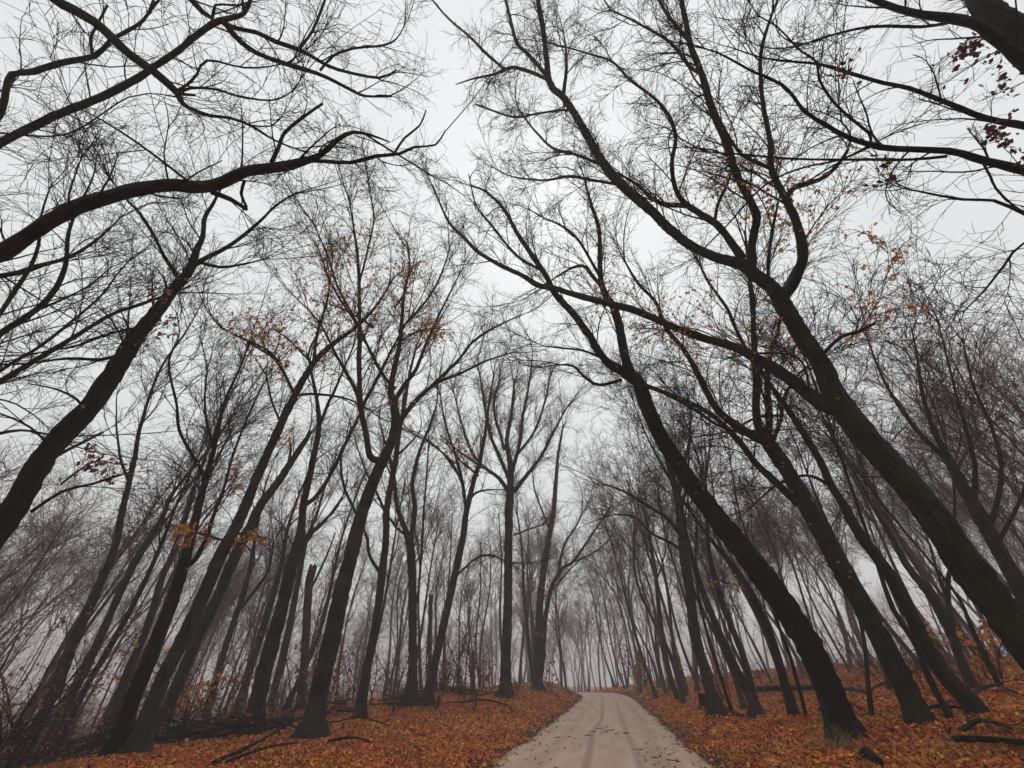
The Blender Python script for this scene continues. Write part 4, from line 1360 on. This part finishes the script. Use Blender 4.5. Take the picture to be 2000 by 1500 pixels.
def scatter(n, r0, r1, a0, a1, dmin, kinds, smin=.8, smax=1.15, clear=4.0, tries=4000):
    k = 0
    for _ in range(tries):
        if k >= n:
            break
        r = math.sqrt(RNG.uniform(r0 * r0, r1 * r1))
        a_ = math.radians(RNG.uniform(a0, a1))
        x, y = r * math.sin(a_), r * math.cos(a_)
        if y < 4 or abs(x - float(road_x(y))) < HALF + clear:
            continue
        if not free(x, y, dmin):
            continue
        woods_tree(x, y, kinds[RNG.integers(len(kinds))], RNG.uniform(smin, smax))
        k += 1


ALLK = [0, 1, 2, 3, 4, 5, 6]
for yy in np.arange(33, 78, 2.3):          # slender trees crowding both verges up to the crest, leaning in
    o = HALF + RNG.uniform(1.6, 5.5)
    x = float(road_x(yy)) + o
    if free(x, yy, 1.5):
        woods_tree(x, yy, [1, 3, 5, 3, 1, 0][RNG.integers(6)], RNG.uniform(.95, 1.15), -.06)
for yy in np.arange(48, 80, 3.2):
    x = float(road_x(yy)) - HALF - RNG.uniform(2.5, 8)
    if free(x, yy, 1.5):
        woods_tree(x, yy, [1, 3, 5, 3, 1, 0][RNG.integers(6)], RNG.uniform(.85, 1.05), .04)
scatter(30, 27, 48, -64, -6, 1.8, [1, 3, 5, 5, 7, 7], .7, 1.05)
scatter(44, 44, 75, -62, 4, 2.0, [0, 1, 3, 5, 5, 7, 2, 6])
scatter(24, 72, 120, -58, 8, 2.6, ALLK)
scatter(34, 26, 46, 22, 64, 1.7, [1, 3, 5, 5, 7, 7], .75, 1.0)
scatter(44, 38, 72, 12, 62, 2.0, [0, 1, 3, 5, 5, 7, 2, 6], .8, 1.05)
scatter(22, 68, 115, 9, 58, 2.6, ALLK)
# the avenue that closes over the road beyond the crest
for i, yy in enumerate(np.arange(58, 150, 5.2)):
    for sd in (-1, 1):
        o = HALF + RNG.uniform(1.2, 4.5)
        x = float(road_x(yy)) + sd * o
        if free(x, yy + RNG.uniform(-1, 1), 1.6):
            woods_tree(x, yy + RNG.uniform(-1.5, 1.5), [2, 3, 4, 6, 0][RNG.integers(5)], RNG.uniform(.7, .95))
scatter(9, 85, 150, 7.6, 10.8, 2.5, [1, 3, 5, 0], .9, 1.1, 2.0)
scatter(18, 115, 170, -40, 45, 3.5, ALLK, .9, 1.2)


def far_mass(n):
    """the wood beyond: too far and too many to tell apart, one mass"""
    a_ = np.radians(RNG.uniform(-58, 58, n))
    r = RNG.uniform(80, 230, n)
    x, y = r * np.sin(a_), r * np.cos(a_)
    ok = np.abs(x - road_x(y)) > HALF + 2.5
    x, y = x[ok], y[ok]
    n = len(x)
    p0 = np.stack([x, y, g(x, y) - .3], 1)
    P, R = grow(p0, np.array([0, 0, 1]) + RNG.normal(0, .06, (n, 3)) * np.array([1, 1, 0]), RNG.uniform(13, 22, n), RNG.uniform(.08, .24, n), 9, .03, .06, .25, .2)
    P1, R1 = sprout(P, R, 9, .3, .98, 6, .5, 6, .08, .1, .5, .08, .03, .35, .3, .3)
    P2, R2 = sprout(P1, R1, 4, .15, .98, 2.6, .6, 3, .1, .08, .55, .05, .022, .5, .3, .3)
    V, Q, B = merge([tubes(P, R, 5), tubes(P1, R1, 3), tubes(P2, R2, 3)])
    STAT['tris'] += len(Q) * 2
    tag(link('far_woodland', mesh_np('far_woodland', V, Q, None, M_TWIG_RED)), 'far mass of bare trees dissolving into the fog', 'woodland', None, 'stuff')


far_mass(360)
print('woods', len(WOODS), 'tris', STAT['tris'])

# ------------------------------------------------------------------ understory saplings and brush
def sapling(px, py, dist, h, label, leafmat=None, nleaf=0, leafsize=.12, stems=3, spread=.35, twig=None, name='sapling', group=None):
    b0 = unit(ray(px, py)[:2]) * dist
    x, y = float(b0[0]), float(b0[1])
    z = float(g(x, y))
    t = link(name, None)
    t.location = (x, y, z)
    p0 = np.zeros((stems, 3)) + RNG.normal(0, .06, (stems, 3)) * np.array([1, 1, 0]) - np.array([0, 0, .1])
    dd = np.array([0, 0, 1]) + RNG.normal(0, spread, (stems, 3)) * np.array([1, 1, 0])
    P, R = grow(p0, dd, h * RNG.uniform(.6, 1.1, stems), np.full(stems, .010 + .006 * h), 10, .06, .03, .3, .5)
    V, Q, B = merge([tubes(P, R, 5)])
    link('stem', mesh_np('stem', V, Q, None, twig or M_TWIG), t)
    P2, R2 = sprout(P, R, 9, .2, .98, h * .3, .8, 6, .13, .02, .6, .02, .006, .4, .3, .5)
    P3, R3 = sprout(P2, R2, 4, .15, .98, h * .13, .8, 3, .16, .0, .7, .01, .005, .5, .3, .5)
    V, Q, B = merge([tubes(P2, R2, 3), tubes(P3, R3, 3)])
    STAT['tris'] += len(Q) * 2
    link('crown', mesh_np('crown', V, Q, None, twig or M_TWIG), t)
    if nleaf:
        tp = np.concatenate([P2[:, 2:].reshape(-1, 3), P3[:, 1:].reshape(-1, 3)])
        c = tp[RNG.integers(0, len(tp), nleaf)] + RNG.normal(0, .03, (nleaf, 3))
        link('foliage', leaf_mesh('foliage', c, leafsize * (.7 + .6 * RNG.random(nleaf)), RNG.normal(0, 1, (nleaf, 3)), leafmat), t)
    tag(t, label, 'sapling' if name == 'sapling' else 'brush', group)
    if group:
        LATE.append((t, label))
    return t


sapling(620, 1330, 34, 5.5, 'rust leaved sapling beside the flared root tree', M_LEAF_RUST, 420, .16, 3)
sapling(640, 1370, 29, 2.6, 'small rust leaved sapling at the right of the splintered snag', M_LEAF_RUST, 120, .14, 3)
sapling(255, 1310, 30, 5.5, 'orange leaved sapling among the leftmost slanting trunks', M_LEAF, 260, .17, 3)
sapling(110, 1360, 20, 3.6, 'brown leaved bushy sapling near the left edge', M_LEAF_BROWN, 300, .075, 6)
sapling(40, 1340, 18, 4.2, 'tan leaved thicket sapling at the left edge', M_LEAF_BROWN, 260, .075, 6)
sapling(20, 1420, 15, 2.8, 'low twiggy thicket at the lower left corner', M_LEAF_BROWN, 260, .07, 6)
sapling(365, 1400, 26, 2.6, 'tan leaved sapling between the leaning trunks and the broken spike tree', M_LEAF, 160, .13, 4)
sapling(430, 1300, 34, 4.5, 'red leaved sapling behind the leaning trunks', M_LEAF_RUST, 160, .16, 2)
sapling(700, 1330, 38, 5.0, 'sparse red leaved sapling between the flared root tree and its slim neighbour', M_LEAF_RUST, 140, .16, 3)
sapling(870, 1330, 36, 3.2, 'red leaved bush behind the leaning orange spray trunk', M_LEAF_RUST, 160, .17, 4)
sapling(950, 1340, 38, 2.6, 'red leaved bush left of the straight lone trunk', M_LEAF_RUST, 140, .17, 4)
sapling(1075, 1340, 45, 3.5, 'rust leaved sapling at the foot of the twin stemmed tree', M_LEAF_RUST, 130, .2, 3)
sapling(1240, 1320, 60, 6.0, 'rust leaved sapling on the right verge near the crest', M_LEAF_RUST, 260, .22, 3)
sapling(1270, 1330, 52, 5.5, 'second rust leaved sapling on the right verge, nearer the stump', M_LEAF_RUST, 160, .2, 3)
sapling(1420, 1340, 34, 4.0, 'orange leaved sapling behind the stump', M_LEAF, 70, .16, 2)
sapling(1740, 1350, 25, 3.2, 'bare bent sapling between the black and the mossy forked trunk', None, 0, .1, 3)
sapling(1950, 1320, 24, 3.0, 'orange leaved sapling on the slope at the right edge', M_LEAF, 260, .16, 4)
sapling(1790, 1330, 24, 2.6, 'bare twiggy sapling right of the mossy forked trunk', None, 0, .1, 4)
sapling(905, 1300, 33, 3.6, 'thin bare sapling leaning beside the reddish snag', None, 0, .1, 2, .5)
sapling(770, 1390, 28, 1.6, 'low bare sapling between the slim dark trunk and the grey brown twin trunk', None, 0, .1, 3)
spots = ((150, 24), (290, 27), (440, 27), (540, 30), (660, 31), (780, 34), (860, 40), (1010, 42), (1120, 56), (560, 27), (350, 24), (210, 22))
for i, (px_, ds) in enumerate(spots):
    sapling(px_, 1400, ds, RNG.uniform(1.2, 2.4), f'low bare brush {where(*(unit(ray(px_, 1400)[:2]) * ds))}', M_LEAF_BROWN, 25, .1, 7, .55, name='brush', group='bare brush along the bank edge')
for i in range(42):
    px_ = RNG.uniform(40, 960)
    ds = RNG.uniform(26, 42)
    xy = unit(ray(px_, 1380)[:2]) * ds
    if abs(xy[0] - float(road_x(xy[1]))) < 6:
        continue
    sapling(px_, 1380, ds, RNG.uniform(2.5, 6), f'whip thin sapling {where(*xy)}', M_LEAF_RUST if i % 3 == 0 else None, 30 if i % 3 == 0 else 0, .14, 2, .2, M_TWIG_RED, group='whip thin saplings in the left hand undergrowth')
for i in range(14):
    px_ = RNG.uniform(1320, 1990)
    ds = RNG.uniform(24, 44)
    xy = unit(ray(px_, 1340)[:2]) * ds
    if abs(xy[0] - float(road_x(xy[1]))) < 6:
        continue
    sapling(px_, 1340, ds, RNG.uniform(2, 5), f'whip thin slope sapling {where(*xy)}', M_LEAF if i % 3 == 0 else None, 25 if i % 3 == 0 else 0, .14, 2, .25, M_TWIG_RED, group='whip thin saplings on the right hand slope')


late_labels()


def undergrowth(n, r0, r1, a0, a1, hmax, label, leafmat, nleaf, smin=None):
    """tangled knee to head high growth that nobody could count"""
    r = np.sqrt(RNG.uniform(r0 ** 2, r1 ** 2, n * 2))
    a_ = np.radians(RNG.uniform(a0, a1, n * 2))
    x, y = r * np.sin(a_), r * np.cos(a_)
    sd = x - road_x(y)
    patch = np.sin(x * .5 + 1.3 * np.sin(y * .31)) * np.sin(y * .43 + x * .17) > -.45
    ok = patch & ((sd > smin) if smin is not None else (sd < edge_s(y) + .8))
    x, y = x[ok][:n], y[ok][:n]
    n = len(x)
    P, R = grow(np.stack([x, y, g(x, y) - .05], 1), np.array([0, 0, 1]) + RNG.normal(0, .4, (n, 3)) * np.array([1, 1, 0]), hmax * RNG.uniform(.3, 1, n) ** 1.5, np.full(n, .014), 7, .11, .0, .4, .7)
    P2, R2 = sprout(P, R, 6, .15, .98, hmax * .3, .8, 4, .15, .0, .7, .012, .008, .5, .3, .6)
    V, Q, B = merge([tubes(P, R, 3), tubes(P2, R2, 3)])
    tp = P2[:, 1:].reshape(-1, 3)
    STAT['tris'] += len(Q) * 2
    o = tag(link('undergrowth', mesh_np('undergrowth', V, Q, None, M_TWIG_RED)), label, 'undergrowth', None, 'stuff')
    c = tp[RNG.integers(0, len(tp), nleaf)] + RNG.normal(0, .04, (nleaf, 3))
    link('foliage', leaf_mesh('foliage', c, .07 + .09 * RNG.random(nleaf), RNG.normal(0, 1, (nleaf, 3)), leafmat, DIAM), o)


undergrowth(900, 20, 58, -62, -2, 3.4, 'tangled brown and rusty undergrowth in the hollow left of the road', M_LEAF_RUST, 5200)
undergrowth(420, 30, 62, 17, 60, 2.6, 'tangled brown undergrowth along the top of the right hand slope', M_LEAF_BROWN, 2200, 10.0)

# ------------------------------------------------------------------ stump, logs, fallen branches
def on_ground(px, py, lift=0.0):
    h = ground_hit(px, py)
    return np.array([h[0], h[1], h[2] + lift])


def log(label, pts, r0, r1, mat, name='fallen_branch', cat='branch', twigs=0, twl=.8, lift=None, sides=7, group=None):
    P = [np.array(p, float) for p in pts]
    rows = [[*p, r0 + (r1 - r0) * i / (len(P) - 1)] for i, p in enumerate(P)]
    line = knobbly(smooth_line(rows, .18), .10)
    t = link(name, None)
    b = line[0, :3].copy()
    o = [tube_part('bough' if cat == 'branch' else 'log_body', line, sides, mat, t)]
    if twigs:
        res, L = resample(line, 20)
        P2, R2 = sprout(res[None, :, :3], res[None, :, 3], twigs, .15, .98, twl, .8, 7, .12, .01, .5, .02, .006, .4, .2, .5)
        P3, R3 = sprout(P2, R2, 3, .3, .98, twl * .45, .7, 4, .15, .0, .6, .01, .005, .5, .2, .5)
        V, Q, B = merge([tubes(P2, R2, 4), tubes(P3, R3, 3)])
        lo = g(V[:, 0], V[:, 1]) + .01
        V[:, 2] = np.maximum(V[:, 2], lo)
        o.append(link('side_twigs', mesh_np('side_twigs', V, Q, None, M_TWIG), t))
        o[-1]['kind'] = 'stuff'
    for q in o:
        to_local(q, b)
    t.location = b
    tag(t, label, cat, group)
    return t


# cut stump behind the right verge
hp = on_ground(1376, 1384)
st = link('tree_stump', None)
line = np.array([[0, 0, -.2, .24], [0, 0, .05, .22], [.01, 0, .3, .19], [.02, .01, .55, .18], [.03, .01, .66, .175]])
o = tube_part('stump_side', smooth_line(line, .12), 12, M_BLACK, st, (0, .35), cap=False)
an = np.linspace(0, 2 * np.pi, 12, endpoint=False)
V = np.concatenate([np.stack([.03 + .18 * np.cos(an), .01 + .18 * np.sin(an), .655 + .02 * np.sin(an * 3)], 1), [[.03, .01, .645]]])
link('cut_face', mesh_np('cut_face', V, None, [(i, (i + 1) % 12, 12) for i in range(12)], M_DEAD, V), st)
st.location = hp
tag(st, 'short black cut stump among orange leaves right of the road', 'stump')
log('dark log lying from the stump toward the right hand trunks', [on_ground(1382, 1388, .08), on_ground(1415, 1394, .1), on_ground(1452, 1402, .06)], .12, .06, M_BARK, 'fallen_log', 'log', 4, .6)
log('long thin branch lying on the leaves left of the road', [on_ground(872, 1375, .06), on_ground(905, 1376, .12), on_ground(945, 1374, .16), on_ground(985, 1382, .12), on_ground(1006, 1393, .04)], .055, .03, M_BLACK, twigs=4, twl=.7)
log('long crooked fallen branch propped in front of the flared root tree', [on_ground(416, 1496, .04), on_ground(497, 1468, .18), on_ground(560, 1445, .45), on_ground(598, 1436, .55), on_ground(640, 1434, .35), on_ground(700, 1422, .35), on_ground(760, 1424, .1)], .045, .02, M_BLACK, twigs=9, twl=1.5)
log('second fallen branch crossing the long crooked one', [on_ground(440, 1494, .05), on_ground(520, 1472, .12), on_ground(580, 1458, .08)], .03, .018, M_BLACK, twigs=4, twl=.8)
log('small twiggy branch at the foot of the flared root tree', [on_ground(640, 1452, .05), on_ground(690, 1452, .14), on_ground(735, 1458, .05)], .045, .02, M_BLACK, twigs=6, twl=.8)
log('hollow dark log lying at the bank edge left of the flared root tree', [on_ground(505, 1432, .14), on_ground(530, 1427, .2), on_ground(562, 1421, .2)], .24, .20, M_BLACK, 'fallen_log', 'log', 0, sides=12)
log('broken log end poking from the leaves at the lower right', [on_ground(1690, 1478, .0), on_ground(1702, 1488, .12), on_ground(1722, 1502, .06)], .09, .07, M_BLACK, 'fallen_log', 'log', 0, sides=10)
log('dark log lying across the slope behind the black leaning tree', [on_ground(1482, 1352, .12), on_ground(1560, 1350, .15), on_ground(1650, 1352, .12), on_ground(1690, 1356, .08)], .16, .08, M_BARK, 'fallen_log', 'log', 5, 1.0)
log('mossy log lying along the lower right edge beneath the slim crooked trunk', [on_ground(1870, 1460, .1), on_ground(1930, 1464, .12), on_ground(2000, 1468, .12), on_ground(2080, 1480, .1)], .045, .035, M_BLACK, 'fallen_log', 'log', 0, .8, sides=10)
log('thin stick fallen across the slope behind the mossy forked trunk', [on_ground(1690, 1360, .1), on_ground(1800, 1338, .5), on_ground(1900, 1330, .2)], .05, .03, M_GREY, twigs=6, twl=1.0)
for i, (a_, b_, c_) in enumerate([((1700, 1318), (1760, 1322), (1830, 1316)), ((1780, 1400), (1840, 1396), (1900, 1392)), ((1880, 1438), (1930, 1432), (1985, 1436)), ((1600, 1390), (1650, 1385), (1690, 1390)), ((1900, 1360), (1950, 1352), (1995, 1362))]):
    lab = ['thin branch high on the slope between the mossy trunks', 'fallen stick right of the mossy forked trunk', 'fallen stick near the right edge, lowest on the slope', 'fallen stick just behind the black leaning trunk',
           'fallen stick on the slope by the right edge, above the others'][i]
    log(lab, [on_ground(*a_, .05), on_ground(*b_, .16), on_ground(*c_, .05)], .05, .025, M_BARK, twigs=5, twl=.8)
# short post-like stub
tb = on_ground(855, 1386)
build_tree('little dead stub standing in the leaves left of the road', trunk=None, trunk3d=[(tb[0], tb[1], tb[2], .06), (tb[0], tb[1], tb[2] + .25, .055), (tb[0] + .02, tb[1], tb[2] + .5, .045)], m=None, mat=M_BLACK, flare=.2, sides=8, jag=True, name='dead_stub', cat='stub')

# heaps of dropped boughs on the left
PL = [((60, 1470), 1.6, 14, 'dark heap of dropped boughs at the lower left corner'), ((210, 1462), 2.4, 26, 'large brush heap of crossed boughs under the slanting trunks'),
      ((370, 1450), 2.2, 24, 'brush heap of grey boughs left of the broken spike tree'), ((470, 1436), 1.6, 14, 'low brush heap at the foot of the broken spike tree'),
      ((655, 1398), 1.4, 12, 'small dark brush heap right of the flared root tree'), ((790, 1374), 1.8, 14, 'tangle of boughs behind the grey brown twin trunk'), ((905, 1358), 2.2, 16, 'tangle of boughs at the bank edge left of the straight lone trunk')]
for (px_, py_), rad, cnt, lab in PL:
    h = on_ground(px_, py_)
    t = link('brush_pile', None)
    t.location = h
    for i in range(cnt):
        aa = RNG.normal(.2, .5) + (math.pi if RNG.random() < .5 else 0)
        L_ = RNG.uniform(1.2, 2.6) * rad * .6
        c = RNG.normal(0, .4, 2) * rad
        s_ = np.linspace(-.5, .5, 7)
        bx = c[0] + np.cos(aa) * s_ * L_ + np.cumsum(RNG.normal(0, .05, 7))
        by = c[1] + np.sin(aa) * s_ * L_ + np.cumsum(RNG.normal(0, .05, 7))
        bz = g(h[0] + bx, h[1] + by) - h[2] + .05 + RNG.uniform(0, .55) * np.exp(-(c[0] ** 2 + c[1] ** 2) / rad ** 2) + RNG.normal(0, .12) * s_ * 2
        bz = np.maximum(bz, g(h[0] + bx, h[1] + by) - h[2] + .02)
        r_ = RNG.uniform(.018, .055)
        P1 = np.stack([bx, by, bz], 1)[None]
        R1 = (r_ * np.linspace(1, .45, 7))[None]
        P2, R2 = sprout(P1, R1, 5, .2, .98, .9, .7, 5, .15, .02, .5, .02, .006, .4, .2, .5)
        V, Q, B = merge([tubes(P1, R1, 5), tubes(P2, R2, 3)])
        link('bough', mesh_np('bough', V, Q, None, M_BLACK if i % 3 else M_GREY, B), t)
    tag(t, lab, 'brush pile')


# ------------------------------------------------------------------ dry grass
def grass(label, px, py, rad, n, h, group=None):
    c = on_ground(px, py)
    x = c[0] + RNG.normal(0, rad, n)
    y = c[1] + RNG.normal(0, rad, n)
    p0 = np.stack([x, y, g(x, y) - .02], 1)
    P, R = grow(p0, np.array([0, 0, 1]) + RNG.normal(0, .35, (n, 3)), h * RNG.uniform(.4, 1.2, n), np.full(n, .0055), 5, .05, -.03, .3, .8)
    V, Q, B = tubes(P, R, 3)
    o = link('grass_tuft', mesh_np('grass_tuft', V, Q, None, M_GRASS))
    to_local(o, c)
    o.location = c
    tag(o, label, 'grass', group, 'stuff')


grass('dry grass at the foot of the black leaning tree', 1632, 1462, .25, 110, .5)
grass('dry grass right of the black leaning tree', 1700, 1470, .35, 60, .3)
grass('dry grass at the foot of the mossy forked trunk', 1850, 1478, .35, 70, .3)
grass('dry grass under the slim crooked trunk', 1930, 1482, .35, 40, .3)
grass('dry grass by the straight lone trunk', 1020, 1352, .9, 260, .5)
grass('dry grass at the foot of the twin stemmed tree', 1075, 1348, 1.0, 320, .6)
grass('dry grass at the left road edge near the crest', 1105, 1352, .9, 320, .6)
grass('dry grass on the right verge near the crest', 1235, 1352, .8, 300, .45)
grass('dry grass beside the right verge trunks', 1285, 1352, 1.0, 260, .45)


# ------------------------------------------------------------------ leaf litter
def litter(n, r0, r1, size0, size1, shape, name, label, pw=1.0):
    r = r0 + (r1 - r0) * RNG.random(n) ** pw
    a_ = np.radians(RNG.uniform(-60, 60, n))
    x, y = r * np.sin(a_), r * np.cos(a_)
    s = x - road_x(y)
    e = edge_s(y)
    keep = np.abs(s) > HALF + .12 + .16 * np.sin(y * 1.3 + np.sign(s)) + .1 * np.sin(y * 3.7 + 2 * np.sign(s)) - .55 * RNG.random(n) ** 3 + .25 * RNG.random(n)
    keep &= RNG.random(n) > .93 * sstep(e + .5, e - 4.5, s)
    # thinner cover where soil shows through
    th = np.sin(x * 1.3 + 2 * np.sin(y * .9)) * np.sin(y * 1.1 + 1.4 * np.sin(x * .7))
    keep &= RNG.random(n) > .45 * (th > .62)
    x, y = x[keep], y[keep]
    n = len(x)
    C = np.stack([x, y, g(x, y) + .012 + .05 * RNG.random(n) ** 1.5], 1)
    Nn = np.array([0, 0, 1]) + RNG.normal(0, .55, (n, 3))
    sz = size0 + (size1 - size0) * RNG.random(n)
    me = leaf_mesh(name, C, sz, Nn, M_LITTER, shape)
    STAT['tris'] += len(me.polygons)
    tag(link(name, me), label, 'leaves', None, 'stuff')


litter(64000, 9.5, 20, .045, .10, LOBE, 'leaf_litter', 'carpet of fallen orange leaves nearest the camera', .75)
litter(100000, 19, 46, .08, .16, DIAM, 'leaf_litter', 'fallen orange leaves covering both banks farther back', .8)
litter(30000, 44, 85, .2, .36, DIAM, 'leaf_litter', 'faded fallen leaves on the banks toward the crest', .8)
# stray leaves and bits of twig on the road
n = 430
y = 10 + 45 * RNG.random(n) ** 1.6
s = RNG.uniform(-1, 1, n)
s = np.sign(s) * np.abs(s) ** .4 * (HALF - .03)
C = np.stack([road_x(y) + s, y, road_z(y) + .045 - .045 * (s / HALF) ** 2], 1)
tag(link('road_leaves', leaf_mesh('road_leaves', C, .05 + .08 * RNG.random(n), np.array([0, 0, 1]) + RNG.normal(0, .25, (n, 3)), M_LEAF_BROWN)), 'scattered brown leaves lying on the gravel road', 'leaves', None, 'stuff')
CL = [(1185, 1430), (1200, 1428), (1165, 1432), (1220, 1432), (1195, 1390), (1230, 1470), (1280, 1490), (1110, 1440)]
P0, D0 = [], []
for (px_, py_) in CL:
    c = on_ground(px_, py_)
    for _ in range(3):
        q = c + RNG.normal(0, .45, 3) * np.array([1, .8, 0])
        if abs(q[0] - float(road_x(q[1]))) > HALF - .2:
            continue
        ss = q[0] - float(road_x(q[1]))
        q[2] = float(road_z(q[1])) + .045 - .045 * (ss / HALF) ** 2
        P0.append(q)
        D0.append([RNG.choice([-1, 1]), RNG.normal(0, .9), 0])
P, R = grow(np.array(P0), np.array(D0), RNG.uniform(.08, .4, len(P0)), np.full(len(P0), .011), 4, .08, 0, .6, .2)
P[:, :, 2] = P[:, :1, 2]
V, Q, B = tubes(P, R, 4)
tag(link('road_twigs', mesh_np('road_twigs', V, Q, None, M_TWIG)), 'broken bits of twig scattered on the gravel road', 'twigs', None, 'stuff')

# ------------------------------------------------------------------ fog
hm = bpy.data.materials.new('fog')
hm.use_nodes = True
hn = hm.node_tree.nodes
hn.clear()
pv = hn.new('ShaderNodeVolumePrincipled')
pv.inputs['Color'].default_value = (1.0, .875, .865, 1)
pv.inputs['Density'].default_value = HAZE_DENSITY
pv.inputs['Anisotropy'].default_value = 0.0
ho = hn.new('ShaderNodeOutputMaterial')
hm.node_tree.links.new(pv.outputs[0], ho.inputs['Volume'])
X, Y0, Y1, Z0, Z1 = 640, -600, 640, -12, 36
V = [(-X, Y0, Z0), (X, Y0, Z0), (X, Y1, Z0), (-X, Y1, Z0), (-X, Y0, Z1), (X, Y0, Z1), (X, Y1, Z1), (-X, Y1, Z1)]
Q = [(0, 3, 2, 1), (4, 5, 6, 7), (0, 1, 5, 4), (1, 2, 6, 5), (2, 3, 7, 6), (3, 0, 4, 7)]
hz = link('haze', mesh_np('haze', V, Q, None, hm, smooth=False))
tag(hz, 'pale fog filling the whole woodland', 'fog', None, 'stuff')
print('total tris', STAT['tris'])

UT = {o.data for o in bpy.data.objects if o.type == 'MESH'}
print('unique tris', sum(len(m.loops) - 2 * len(m.polygons) for m in UT))
